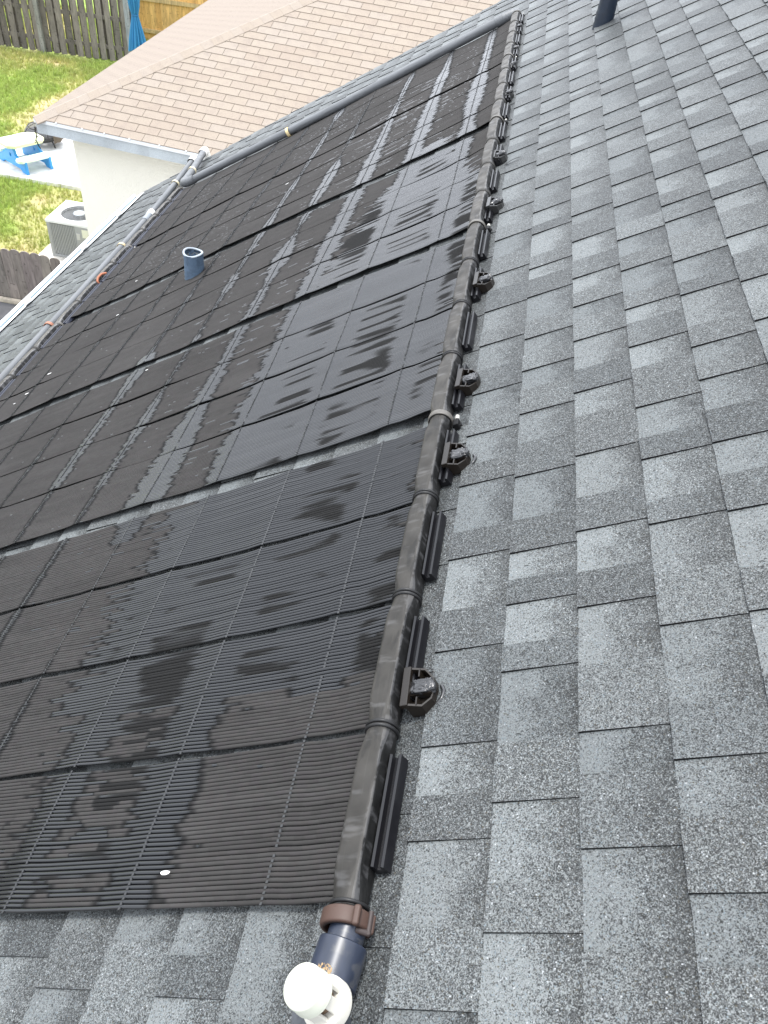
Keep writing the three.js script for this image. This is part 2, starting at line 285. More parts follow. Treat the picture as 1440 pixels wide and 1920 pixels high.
const matTex = tex(WW, WHT, (x, y) => {
  const v = matState[y * WW + x], wet = sm(-0.003, 0.003, v) * (1 - matHole[y * WW + x]), damp = sm(-0.022, -0.004, v), g = Math.floor(x / 3);
  const n = 0.8 + 0.22 * noise(g / 3, y / 90, 51) + 0.3 * (fbm(x / 130, y / 120, 52) - 0.5) + 0.16 * (hash(g, y >> 3, 53) - 0.5);
  
  const dry = [0.0395 * n, 0.0375 * n, 0.0364 * n];
  const k = (a, b, c) => (a * (1 - damp) + b * damp) * (1 - wet) + c * wet;
  return [k(dry[0], 0.009, 0.007), k(dry[1], 0.009, 0.008), k(dry[2], 0.0092, 0.0095)];
});
const matRough = tex(WW, WHT, (x, y) => { const v = matState[y * WW + x], wet = sm(-0.003, 0.003, v) * (1 - matHole[y * WW + x]), damp = sm(-0.022, -0.004, v); return (0.92 * (1 - damp) + 0.9 * damp) * (1 - wet) + (0.08 + 0.06 * hash(x, y >> 2, 55)) * wet; }, false);
const matFilm = tex(WW, WHT, (x, y) => sm(-0.006, 0.012, matState[y * WW + x]) * (1 - matHole[y * WW + x]) * (x < PXS * 4 ? 0.6 : 0.8) * (0.8 + 0.3 * noise(Math.floor(x / 3) / 1.4, y / 140, 57)), false);   // where the film of water lies
const tubeMat = new THREE.MeshPhysicalMaterial({ color: col(1, 1, 1), roughness: 1, ior: 1.3, map: matTex, roughnessMap: matRough, clearcoat: 1, clearcoatMap: matFilm, clearcoatRoughness: 0.07, side: THREE.DoubleSide });
const sway = (sec, t, f) => 0.0045 * Math.sin(t * 2.1 + sec * 1.7) * sm(-0.8, -1.3, t) * sm(-3.7, -3.2, t) * (0.4 + 0.6 * f) + 0.0025 * Math.sin(t * 5.3 + sec * 2.9) * sm(-0.78, -1, t);
const hump = (t) => { let h = 0; for (const k of STRAPS) h += 0.0034 * Math.exp(-Math.pow((t - k) / 0.035, 2)); return h; };
const sagH = (sec, t, s) => 0.023 + 0.007 * sm(-0.86, -0.745, t) + 0.008 * sm(-3.62, -3.71, t) + 0.004 * Math.sin(t * 3.7 + s * 2.3) + 0.0012 * Math.sin(t * 10.1 + s * 6.1 + sec) + hump(t);
const NV = 110, tAt = (j) => TLOW + (TTOP - TLOW) * j / NV;
const headMap = tex(1024, 512, (x, y) => {            // chalky dust with a ragged outline over black plastic; x runs along, y round the pipe
  const a = y / 512, edge = 0.018 * (fbm(x / 20, 3, 61) - 0.5) * 4 + 0.03 * (fbm(x / 90, 9, 65) - 0.5) * 2, top = sm(0.115, 0.128, a + edge) * (1 - sm(0.395, 0.41, a - edge));
  const n = fbm(x / 42, y / 42, 62), scr = noise(x / 60, y / 3, 63) > 0.86 ? 0.35 : 0, stain = sm(0.52, 0.68, fbm(x / 70, y / 36, 64));
  const chalk = sm(0.56, 0.84, fbm(x / 16, y / 70, 66) + (Math.abs(a - 0.122) < 0.035 ? 0.28 : 0) + 0.0);
  const d = 0.42 + 0.85 * n + scr * 0.4, dk = 0.012 + 0.014 * noise(x / 12, y / 12, 67);
  const w = top * (1 - 0.55 * stain);
  return [dk * (1 - w) + w * 0.093 * d + chalk * 0.085, dk * (1 - w) + w * 0.087 * d + chalk * 0.085, dk * (1 - w) + w * 0.078 * d + chalk * 0.088];
});
const headRough = tex(512, 256, (x, y) => 0.42 + 0.3 * fbm(x / 20, y / 20, 68), false);
const headMat = mat([1, 1, 1], 1, { map: headMap, roughnessMap: headRough });
const dustAndSheen = (k) => phys([k, k, k], 1, 1.32, { map: headMap, roughnessMap: headRough });
const lowHeadMat = phys([0.95, 0.95, 0.95], 1, 1.35, { map: headMap, roughnessMap: headRough });
const HT = -0.707, LT = -3.757, HH = 0.034;
function headerGeo(marks, flip) {                       // a pipe that is round at each collar and boxy between
  const NA = 28, rows = [];
  for (let i = 0; i + 1 < marks.length; i++) for (let j = 0; j < 14; j++) rows.push([marks[i] + (marks[i + 1] - marks[i]) * [0, 0.03, 0.06, 0.09, 0.12, 0.15, 0.19, 0.24, 0.5, 0.76, 0.81, 0.86, 0.91, 0.96][j], i]);
  rows.push([marks[marks.length - 1], marks.length - 2]);
  return grid((a, j) => {
    const [s, i] = rows[j], d = Math.min(s - marks[i], marks[i + 1] - s), b = sm(0.008, 0.065, d), ang = (a / NA) * 2 * Math.PI, c = Math.cos(ang), n = Math.sin(ang), e = 2 / 6;
    const bx = Math.sign(c) * Math.pow(Math.abs(c), e) * (c > 0 ? 0.0225 : 0.028), by = Math.sign(n) * Math.pow(Math.abs(n), e) * 0.029;
    const x = c * 0.0285 * (1 - b) + bx * b, y = n * 0.0285 * (1 - b) + by * b;
    return [flip * x, y, -s];
  }, NA, rows.length - 1, (a, j) => [rows[j][0] * 1.1, a / NA]);
}
const collarGeo = (s) => merge([-0.0045, 0.0045].map((o) => new THREE.TorusGeometry(0.0292, 0.0036, 8, 30).translate(0, 0, -s - o)));
const railShape = new THREE.Shape([[-0.013, -0.028], [-0.013, -0.004], [-0.0105, -0.001], [-0.007, -0.004], [-0.006, -0.016], [0.002, -0.016], [0.003, -0.008], [0.0055, -0.005], [0.009, -0.008], [0.0125, -0.028]].map((p) => new THREE.Vector2(...p)));
const railGeo = (s0, s1) => uvm(new THREE.ExtrudeGeometry(railShape, { depth: s1 - s0, bevelEnabled: false }).translate(0.0375, 0.004, -s1));
const railMat = phys([0.006, 0.006, 0.0075], 0.3, 1.4);
const panelText = ['black tube panel nearest in the photo, ending in the rusty brown clamp', 'black tube panel second from the bottom, below the widest strip of bare shingles', 'middle black tube panel of the five, mostly wet and shining', 'black tube panel just above the short blue vent pipe', 'farthest black tube panel, lying along the grey pipe that runs down the roof'];
const stripMat = mat([0.02, 0.021, 0.022], 0.4), collarMat = phys([0.011, 0.011, 0.0115], 0.45, 1.4), collarDust = mat([0.03, 0.0285, 0.026], 0.6);
for (let p = 0; p < 5; p++) {
  const panel = roofThing('tube_panel', panelText[p], 'solar panel', 0, 0, 0, 'black tube panels in a row');
  for (let k = 0; k < 4; k++) {
    const sec = p * 4 + k, [a, b] = edges[sec], pitch = (b - a) / NT, r = pitch * 0.5;
    if (p === 0) {
      const set = nest('tube_mat', panel);
      for (let n = 0; n < NT; n++) {
        const s0 = a + pitch * (n + 0.5), wob = R(0, 6), lift = R(-0.0006, 0.0006), u = uAt(sec, (n + 0.5) / NT);
        part('tube', grid((i, j) => {
          const t = tAt(j), an = i / 8 * 2 * Math.PI, s = s0 + sway(sec, t, (n + 0.5) / NT) + 0.0003 * Math.sin(t * 9 + wob), h = sagH(sec, t, s0) + lift;
          return [t, h + Math.sin(an) * r * 0.9, -(s + Math.cos(an) * r * 0.96)];
        }, 8, NV, (i, j) => [u, vAt(tAt(j))]), tubeMat, set);
      }
    } else {
      const prof = []; for (let n = 0; n < NT; n++) for (let i = 0; i < 6; i++) { const an = Math.PI - (i + (n ? 0 : -2)) / 6 * Math.PI; prof.push([n + 0.5 + Math.cos(an) * 0.48, Math.sin(an) * [0, 0.62, 0.46, 0.36, 0.34][p], n]); }
      prof.push([NT - 0.02, 0, NT - 1], [NT - 0.25, -0.9, NT - 1]);
      part('tube_mat', grid((i, j) => {
        const [x, y] = prof[i], t = tAt(j), f = x / NT;
        return [t, sagH(sec, t, a + (b - a) * f) + y * r, -(a + pitch * x + sway(sec, t, f))];
      }, prof.length - 1, NV, (i, j) => [uAt(sec, (prof[i][2] + 0.5) / NT), vAt(tAt(j))]), tubeMat, panel);
    }
  }
  STRAPS.forEach((ts) => {                              // the web that ties the tubes together, one clip per pair of tubes
    const gs = [];
    for (let k = 0; k < 4; k++) {
      const sec = p * 4 + k, [a, b] = edges[sec], pitch = (b - a) / NT;
      for (let n = 0; n <= NT; n++) { if (hash(n, sec, 9) < 0.12) continue; const s = a + pitch * n + sway(sec, ts, n / NT); gs.push(new THREE.BoxGeometry(0.005, 0.0032, pitch * 0.62).rotateX(hash(n, sec) * 0.5 - 0.25).translate(ts + (hash(n, sec, 3) - 0.5) * 0.0012, sagH(sec, ts, s) + pitch * 0.5 * 0.52, -s)); }
    }
    part('web_strip', gs, stripMat, panel);
  });
  const marks = [0, 1, 2, 3, 4].map((k) => BND[p] - 0.01 + (BND[p + 1] - BND[p]) * k / 4);
  const head = part('header_pipe', headerGeo(marks, 1), dustAndSheen([0.37, 0.48, 0.64, 0.76, 0.8][p]), panel); head.position.set(HT, HH, 0);  // farther headers paler: grazing light put into the colour with the dust
  for (const m of marks.slice(p ? 1 : 0, p < 4 ? 4 : 5)) part('collar', collarGeo(m), m > 2.8 ? collarDust : collarMat, head);
  for (let k = 0; k < 4; k++) part('mounting_rail', railGeo(marks[k] + 0.066, marks[k] + 0.266), railMat, head);
  const low = part('lower_header_pipe', headerGeo(marks, 1), lowHeadMat, panel); low.position.set(LT, HH + 0.006, 0);
  for (const m of marks.slice(p ? 1 : 0, p < 4 ? 4 : 5)) part('collar', collarGeo(m), collarDust, low);
  for (let k = 0; k < 4; k++) part('mounting_rail', railGeo(marks[k] + 0.02, marks[k] + 0.29), mat([0.03, 0.033, 0.047], 0.25), low);
}
// clamps that join the headers
const bandMat = mat([0.1, 0.093, 0.083], 0.55, { map: rep(blotch, 2) });
function makeClamp(label, t, s, group) {
  const c = roofThing('header_clamp', label, 'pipe clamp', t, s, HH, t > -1 ? 'clamps along the top header' : 'clamps along the lower header');
  part('band', lathe([[0.0305, -0.009], [0.0335, -0.009], [0.0343, -0.005], [0.0343, 0.005], [0.0335, 0.009], [0.0305, 0.009], [0.0305, -0.009]], 36).rotateX(Math.PI / 2), bandMat, c);
  part('lug', [rbox(0.016, 0.02, 0.026, 0.003, 0.042, -0.016, 0.012), rod([0.03, -0.018, 0.016], [0.055, -0.02, 0.016], 0.004)], dullBlack, c);
  part('bolt', [rod([0.043, -0.012, -0.004], [0.043, -0.012, -0.018], 0.0062, 6)], mat([0.45, 0.44, 0.4], 0.5), c);
  return c;
}
makeClamp('tan clamp on the top header at the widest strip of bare shingles', HT, BND[1] - 0.008);
makeClamp('tan clamp on the top header, second of the tan clamps from the bottom', HT, BND[2] - 0.008);
makeClamp('tan clamp on the top header, third of the tan clamps from the bottom', HT, BND[3] - 0.008);
makeClamp('tan clamp on the top header, nearest the top end with the grey pipe', HT, BND[4] - 0.008);
makeClamp('clamp that closes the far top end of the header', HT, BND[5] - 0.012);
makeClamp('pale clamp on the lower header beside the orange pipe strap', LT, BND[3] - 0.008);
makeClamp('grey clamp on the lower header beside the tan strap of the feed pipe', LT, BND[4] - 0.008);
makeClamp('clamp at the far end of the lower header where the grey pipe arrives', LT, BND[5] - 0.012);
{
  const c = roofThing('broken_clamp', 'orange rusty hook of an open clamp on the lower header', 'clamp', LT, 4.83, HH);
  part('hook', tube([[0.05, 0.02, -0.05], [0.036, 0.034, -0.02], [0.03, 0.034, 0.03], [0.028, 0.02, 0.06], [0.028, 0.005, 0.06]], 0.008, 32, 8), mat([0.33, 0.115, 0.06], 0.7), c);
  part('band', new THREE.TorusGeometry(0.034, 0.006, 8, 24, 2.6).translate(0, 0, 0.05), dullBlack, c);
}
// brackets sealed to the shingles along the header
const bodyMat = phys([0.011, 0.0085, 0.0065], 0.35, 1.4), sealMat = new THREE.MeshPhysicalMaterial({ color: col(0.016, 0.0165, 0.018), roughness: 0.3, clearcoat: 0.35, clearcoatRoughness: 0.2, side: THREE.DoubleSide });
const plan = (k) => [[0, -0.043], [0.03, -0.043], [0.046, -0.024], [0.05, 0], [0.046, 0.024], [0.03, 0.043], [0, 0.043]].map(([x, y]) => new THREE.Vector2(0.025 + (x - 0.025) * k, y * k));
const slope = (g) => { const p = g.attributes.position; for (let i = 0; i < p.count; i++) { const x = p.getX(i); p.setY(i, p.getY(i) * (1 - 0.5 * Math.max(0, x) / 0.05)); } g.computeVertexNormals(); return uvm(g); };
const flat = (shape, depth) => new THREE.ExtrudeGeometry(shape, { depth, bevelEnabled: false, curveSegments: 10 }).rotateX(-Math.PI / 2);
function makeBracket(label, t, s, k, tone) {
  const b = roofThing('roof_bracket', label, 'bracket', t, s, 0.006, 'roof brackets along the top header');
  const ring = new THREE.Shape(plan(1)); ring.holes.push(new THREE.Path(plan(0.9)));
  const floor = new THREE.Shape(plan(0.9)); for (const y of [-0.027, 0.027]) { const h = new THREE.Path(); h.absarc(0.031, y, 0.0042, 0, 2 * Math.PI, true); floor.holes.push(h); }
  const m = tone ? phys([0.022, 0.022, 0.0215], 0.35, 1.45) : bodyMat;
  part('body', [slope(flat(ring, 0.04)), uvm(flat(floor, 0.012)), rbox(0.016, 0.012, 0.088, 0.002, -0.002, 0.036, 0), box(0.042, 0.028, 0.003, 0.025, 0.014, -0.013), box(0.042, 0.028, 0.003, 0.025, 0.014, 0.013), box(0.003, 0.026, 0.018, 0.02, 0.02, 0.032), box(0.003, 0.026, 0.018, 0.02, 0.02, -0.032)], m, b);
  const blob = new THREE.SphereGeometry(1, 44, 30), p = blob.attributes.position;
  for (let i = 0; i < p.count; i++) {
    const x = p.getX(i), y = p.getY(i), z = p.getZ(i), q = 1 + 0.42 * (noise(x * 3.4 + k * 3 + 9, z * 3.4 + y * 2 + 9, 71) - 0.5) + 0.75 * Math.abs(noise(x * 4 + 30, z * 4 + y * 3 + 30, 72 + k) - 0.5) + 0.3 * Math.abs(noise(x * 9 + 30, z * 8 + y * 6 + 30, 73 + k) - 0.5);
    const bx = (c) => Math.sign(c) * Math.pow(Math.abs(c), 0.55); p.setXYZ(i, bx(x) * q * 0.02, bx(y) * q * 0.0085, bx(z) * q * 0.0125);
  }
  b.rotateY(R(-0.05, 0.05)); blob.computeVertexNormals(); part('sealant', blob.translate(0.027, 0.026, R(-0.002, 0.004)), sealMat, b);
  if (k < 2) part('sealant_bead', tube([[0.05, 0.0, 0.02], [0.062, 0.002, 0.008], [0.066, 0.002, -0.008], [0.06, 0.001, -0.022]].map(([x, y, z]) => [x + (k % 3) * 0.002 - 0.006, y, z + 0.006]), 0.0042, 24, 8), sealMat, b);
  return b;
}
['black bracket with crumpled grey sealant, nearest along the header', 'black bracket just below the first tan clamp', 'black bracket just above the first tan clamp', 'bracket by the header, fourth from the bottom, between first and second tan clamps', 'grey bracket just above the second tan clamp', 'grey bracket beside a curled black shingle sliver, sixth from the bottom', 'bracket by the header, seventh from the bottom, above the third tan clamp', 'bracket just below the topmost tan clamp', 'bracket just above the topmost tan clamp', 'farthest small bracket at the top of the header']
  .forEach((label, i) => makeBracket(label, [-0.683, -0.682, -0.682, -0.682, -0.684, -0.7, -0.715, -0.722, -0.722, -0.722][i] + 0.018, [0.856, 1.557, 1.9, 2.5, 3.15, 3.70, 4.64, 5.2, 5.56, 6.12][i], i, i > 3));
for (const [t, s, label] of [[-0.612, 3.6, 'curled black sliver of shingle beside the sixth bracket'], [-0.61, 5.86, 'thin black sliver of shingle far up beside the header']]) {
  const o = roofThing('shingle_sliver', label, 'debris', t, s, 0.011, 'black shingle slivers by the header'); part('strip', grid((i, j) => [i / 8 * 0.075 - 0.03, 0.008 * Math.sin(i / 8 * 3.1), (j - 0.5) * 0.012 - 0.02 * (i / 8) * (i / 8)], 8, 1), dullBlack, o);
}
// plumbing at the near end: rusty clamp, blue coupling, white valve
{
  const rust = mat([0.05, 0.026, 0.018], 0.6, { map: tex(256, 256, (x, y) => { const n = fbm(x / 26, y / 26, 81), o = sm(0.62, 0.8, fbm(x / 12, y / 12, 84)); return [0.75 + 0.7 * n + o * 1.4, 0.7 + 0.65 * n + o * 1.0, 0.65 + 0.75 * n + o * 0.5]; }) });
  const c = roofThing('rusty_clamp', 'rusty brown clamp at the near end of the top header', 'pipe clamp', HT, 0.437, HH);
  part('band', lathe([[0.031, -0.012], [0.037, -0.0135], [0.0402, -0.011], [0.0406, 0.009], [0.038, 0.0125], [0.031, 0.0125], [0.031, -0.012]], 40).rotateX(Math.PI / 2), rust, c);
  part('seam', [rbox(0.011, 0.012, 0.03, 0.004, 0.026, 0.036, 0.001).rotateZ(-0.25), rbox(0.016, 0.009, 0.029, 0.004, 0.036, 0.012, 0.001).rotateZ(-0.5)], rust, c);
  part('bolt', [rod([0.026, 0.014, 0.016], [0.042, -0.002, 0.016], 0.005, 10), rod([0.041, 0.0, 0.019], [0.041, 0.0, -0.015], 0.0045, 8)], mat([0.03, 0.02, 0.018], 0.6), c);
  const navy = tex(512, 256, (x, y) => { const n = fbm(x / 36, y / 30, 82), q = sm(0.5, 0.66, fbm(x / 44 + 5, y / 22, 83)), tan = sm(0.58, 0.66, fbm(x / 30, y / 20, 85)); const b = [0.026 + 0.024 * n, 0.036 + 0.03 * n, 0.062 + 0.05 * n], g = [0.12, 0.125, 0.135], o = [0.3, 0.24, 0.14]; return b.map((v, i) => (v * (1 - 0.6 * q) + g[i] * 0.6 * q) * (1 - 0.5 * tan * q) + o[i] * 0.5 * tan * q); });
  const navyMat = mat([0.48, 0.48, 0.48], 0.36, { map: navy });
  const f = roofThing('blue_pipe_fitting', 'dark blue plastic pipe and coupling below the rusty clamp', 'pipe fitting', HT + 0.004, 0.42, HH); f.rotation.order = 'ZYX'; f.rotation.y = -0.16;
  part('pipe', rod([0, 0, -0.02], [0, 0, 0.03], 0.0285, 32), navyMat, f);
  part('coupling', lathe([[0.0285, -0.03], [0.0365, -0.029], [0.0378, -0.027], [0.038, 0.026], [0.0372, 0.03], [0.0285, 0.031]], 40).rotateX(Math.PI / 2).translate(0, 0, 0.042), navyMat, f);
  const run = mat([0.045, 0.05, 0.058], 0.42, { map: rep(blotch, 2) });
  part('tee', [rod([0, 0, 0.07], [0, 0, 0.3], 0.0345, 32), cyl(0.029, 0.029, 0.056, 0.026, 0, 0.122), cyl(0.033, 0.033, 0.008, 0.026, 0.05, 0.122)], run, f);
  part('stain', (() => { const g = grid((i, j) => { const a = 1.35 + (i / 10 - 0.5) * 0.75, rr = 0.0384; return [Math.cos(a) * rr, Math.sin(a) * rr, 0.053 + (j / 8) * 0.022]; }, 10, 8); return g; })(), mat([0.3, 0.2, 0.1], 0.7, { alphaMap: tex(128, 128, (x, y) => (fbm(x / 12, y / 30, 88) > 0.36 + Math.pow(Math.hypot(x - 64, y - 64) / 66, 3) * 0.3 ? 1 : 0), false), alphaTest: 0.5, map: rep(blotch, 1) }), f);
  const cream = mat([0.62, 0.63, 0.53], 0.4), bone = mat([0.56, 0.54, 0.48], 0.45);
  const v = roofThing('relief_valve', 'white capped air relief valve on the blue fitting at the bottom edge', 'valve', -0.664, 0.303, 0.1); v.scale.setScalar(0.8);
  part('collar', lathe([[0.02, 0.0], [0.041, 0.001], [0.0425, 0.004], [0.0425, 0.022], [0.04, 0.026], [0.02, 0.026]], 40), bone, v);
  for (let i = 0; i < 6; i++) { const a = i / 6 * 2 * Math.PI + 0.3; part('post', rbox(0.021, 0.042, 0.007, 0.002).rotateY(-a + Math.PI / 2).translate(Math.cos(a) * 0.029, 0.044, Math.sin(a) * 0.031), bone, v); }
  part('float', lathe([[0, 0.02], [0.019, 0.02], [0.023, 0.035], [0.019, 0.06], [0, 0.06]], 24), mat([0.16, 0.1, 0.06], 0.5), v);
  part('cap', lathe([[0.018, 0.06], [0.036, 0.06], [0.0375, 0.063], [0.036, 0.066], [0.0372, 0.069], [0.0362, 0.072], [0.0362, 0.09], [0.035, 0.0955], [0.031, 0.099], [0.018, 0.1015], [0, 0.102]], 48), cream, v);
}

// ------------------------------------------------------------------ grey plumbing pipes on the roof
{
  const r = 0.03, h = 0.052;
  const rp = roofThing('return_pipe', 'long grey pipe running down the roof along the far panel', 'pipe', 0, 0, 0);
  part('pipe', tube([[-0.84, h, -6.50], [-1.4, h, -6.49], [-2.2, h, -6.475], [-3.0, h + 0.006, -6.495], [-3.62, h + 0.01, -6.53]], r, 60, 24), greyPipe, rp);
  part('elbow', [tube([[-0.855, h, -6.50], [-0.8, h, -6.505], [-0.75, h - 0.004, -6.52], [-0.715, h - 0.01, -6.53], [-0.707, HH, -6.505]], 0.034, 24, 24)], greyPipe, rp);
  part('elbow', [tube([[-3.6, h + 0.01, -6.528], [-3.68, h + 0.01, -6.535], [-3.735, h + 0.012, -6.57], [-3.752, h + 0.012, -6.63]], 0.035, 24, 24)], greyPipe, rp);
  const white = (t, s, hh, parent) => part('elbow', [tube([[t + 0.008, hh, -s + 0.05], [t, hh, -s - 0.02], [t - 0.004, hh - 0.004, -s - 0.06], [t - 0.03, hh - 0.05, -s - 0.085], [t - 0.07, hh - 0.12, -s - 0.085]], 0.037, 28, 24)], whitePvc, parent, 'white plastic elbow');
  const ep = roofThing('extension_pipe', 'grey pipe carrying the return water over the roof edge, right of its twin', 'pipe', 0, 0, 0);
  part('pipe', tube([[-3.752, h + 0.012, -6.62], [-3.8, h + 0.012, -6.95], [-3.93, h + 0.012, -7.56]], r, 24, 24), greyPipe, ep); white(-3.935, 7.56, h + 0.012, ep);
  const fp = roofThing('feed_pipe', 'grey pipe beside the lower header on the gutter side', 'pipe', 0, 0, 0);
  part('pipe', tube([[-3.9, 0.04, 1.0], [-3.9, 0.04, -3.7], [-3.9, 0.04, -4.8], [-3.905, 0.042, -5.9], [-3.97, 0.046, -6.8], [-4.05, h, -7.5]], 0.0255, 80, 24), greyPipe, fp); white(-4.055, 7.5, h, fp);
  part('coupling', rod([-3.908, 0.042, -5.98], [-3.916, 0.043, -6.1], 0.0295, 28), mat([0.2, 0.22, 0.24], 0.4), fp, 'grey pipe coupling');
  part('coupling', rod([-3.916, 0.043, -6.1], [-3.922, 0.043, -6.17], 0.031, 28), whitePvc, fp, 'white pipe coupling');
  const strap = (label, t, s, hh, c, across) => {
    const k = roofThing('pipe_strap', label, 'pipe strap', t, s, hh, 'straps round the grey pipes');
    const g = [lathe([[r + 0.002, -0.012], [r + 0.006, -0.012], [r + 0.006, 0.012], [r + 0.002, 0.012], [r + 0.002, -0.012]], 32).rotateX(Math.PI / 2)];
    const m = mat(c, 0.6); if (across) { g[0].rotateY(Math.PI / 2); }
    part('band', g, m, k); part('foot', across ? rbox(0.024, 0.004, 0.05, 0.0015, 0, -hh + 0.013, 0.05) : rbox(0.05, 0.004, 0.024, 0.0015, -0.05, -hh + 0.013, 0), m, k);
    part('screw', cyl(0.006, 0.004, 0.004, across ? 0 : -0.058, -hh + 0.015, across ? 0.058 : 0, 8), mat([0.5, 0.5, 0.5], 0.3, { metalness: 0.8 }), k);
  };
  strap('orange strap round the feed pipe nearest the left edge', -3.9, 4.28, 0.038, [0.3, 0.125, 0.075]);
  strap('tan strap round the feed pipe, above the open orange clamp', -3.905, 5.5, 0.038, [0.5, 0.4, 0.24]);
  strap('pale strap round the feed pipe near the roof edge', -3.972, 6.84, 0.044, [0.62, 0.55, 0.38]);
  strap('pale strap round the right pipe near the roof edge', -3.795, 6.92, h + 0.012, [0.6, 0.53, 0.36]);
  strap('yellowish strap round the long grey pipe', -2.62, 6.475, h, [0.62, 0.5, 0.27], true);
}
// vent pipes with lead boots
function boot(label, t, s, r, hgt, c, lip) {
  const v = thing('vent_pipe', label, 'vent pipe', onRoof(t, s, 0), 'blue vent pipes on the roof');
  const g = new THREE.LatheGeometry([[r * 1.04, -0.12], [r * 1.04, 0.0], [r * 1.0, 0.012], [r * 1.05, 0.026], [r * 0.99, 0.038], [r * 1.04, 0.052], [r * 0.98, 0.066], [r * 1.01, 0.08], [r * 0.97, 0.1], [r * 0.975, hgt * 0.6], [r, hgt - 0.012], [r * 1.01, hgt]].map((p) => new THREE.Vector2(...p)), 40), p = g.attributes.position;
  for (let i = 0; i < p.count; i++) { const x = p.getX(i), y = p.getY(i), z = p.getZ(i), a = Math.atan2(z, x), q = 1 + 0.02 * Math.sin(3 * a + y * 9) + 0.012 * Math.sin(7 * a - y * 31); p.setXYZ(i, x * q, y, z * q); }
  g.computeVertexNormals();
  const m = mat(c, 0.5, { map: rep(blotch, 2) });
  part('boot', g, m, v);
  if (lip) { const f = part('flashing', rbox(0.34, 0.003, 0.36, 0.001), mat([0.12, 0.13, 0.14], 0.7, { map: rep(speck, 3) }), v); f.rotation.z = TH; f.position.set(-0.01, 0.002, 0); }
  if (lip) {
    part('rim', grid((i, j) => { const a = i / 40 * 2 * Math.PI, b = j / 8 * 2 * Math.PI, rr = r * (0.92 + 0.03 * Math.sin(3 * a)) + Math.cos(b) * r * 0.11; return [Math.cos(a) * rr, hgt + Math.sin(b) * 0.006 + 0.006 * Math.sin(2 * a + 1), Math.sin(a) * rr]; }, 40, 8), mat(lip, 0.5), v);
    part('folded_lead', [grid((i, j) => { const a = i / 14 * 4.2 + 0.3; return [Math.cos(a) * r * (0.3 + 0.03 * i / 2), hgt - 0.02 + j * 0.02 + 0.006 * Math.sin(i), Math.sin(a) * r * (0.3 + 0.03 * i / 2)]; }, 14, 1)], m, v);
    part('pipe', cyl(r * 0.78, r * 0.78, hgt - 0.02, 0, 0, 0, 28, true), mat([0.25, 0.27, 0.28], 0.6), v);
  }
  return v;
}
boot('short blue vent pipe standing in the gap between two panels', -2.575, 4.04, 0.056, 0.158, [0.09, 0.137, 0.2], [0.3, 0.34, 0.38]);
boot('tall dark blue vent pipe rising out of the top edge', -0.155, 5.24, 0.05, 0.75, [0.011, 0.02, 0.037], null);
// flakes of white paint on the mats
[[-1.115, 0.53, 0.011, 'largest white paint flake on the nearest panel'], [-3.33, 3.41, 0.014, 'white paint flake under the lower header, topmost of three'], [-3.4, 3.25, 0.012, 'white paint flake under the lower header, middle of three'], [-3.45, 3.18, 0.008, 'white paint flake under the lower header, lowest of three'], [-3.2, 4.42, 0.01, 'white paint speck above the gap that has the blue vent pipe'], [-3.08, 3.9, 0.01, 'white paint speck just below the orange pipe strap'], [-2.35, 2.9, 0.008, 'white paint speck in the middle of the dry grey tubes'], [-2.2, 5.0, 0.012, 'pale paint chip on the panel above the blue vent pipe']].forEach(([t, s, r, label]) => {
  const f = roofThing('paint_flake', label, 'paint flake', t, s, s < 0.7 ? 0.031 : 0.029, 'white paint flakes on the tube panels');
  part('flake', grid((i, j) => { const a = i / 9 * 2 * Math.PI, q = j / 2 * r * (0.7 + 0.45 * noise(Math.cos(a) * 1.5 + 5, Math.sin(a) * 1.5 + t * 10 + 90, 91)); return [Math.cos(a) * q * 1.3, 0.0015 + 0.002 * j * j / 4, Math.sin(a) * q * 0.4]; }, 9, 2), mat([0.8, 0.8, 0.78], 0.6), f);
});

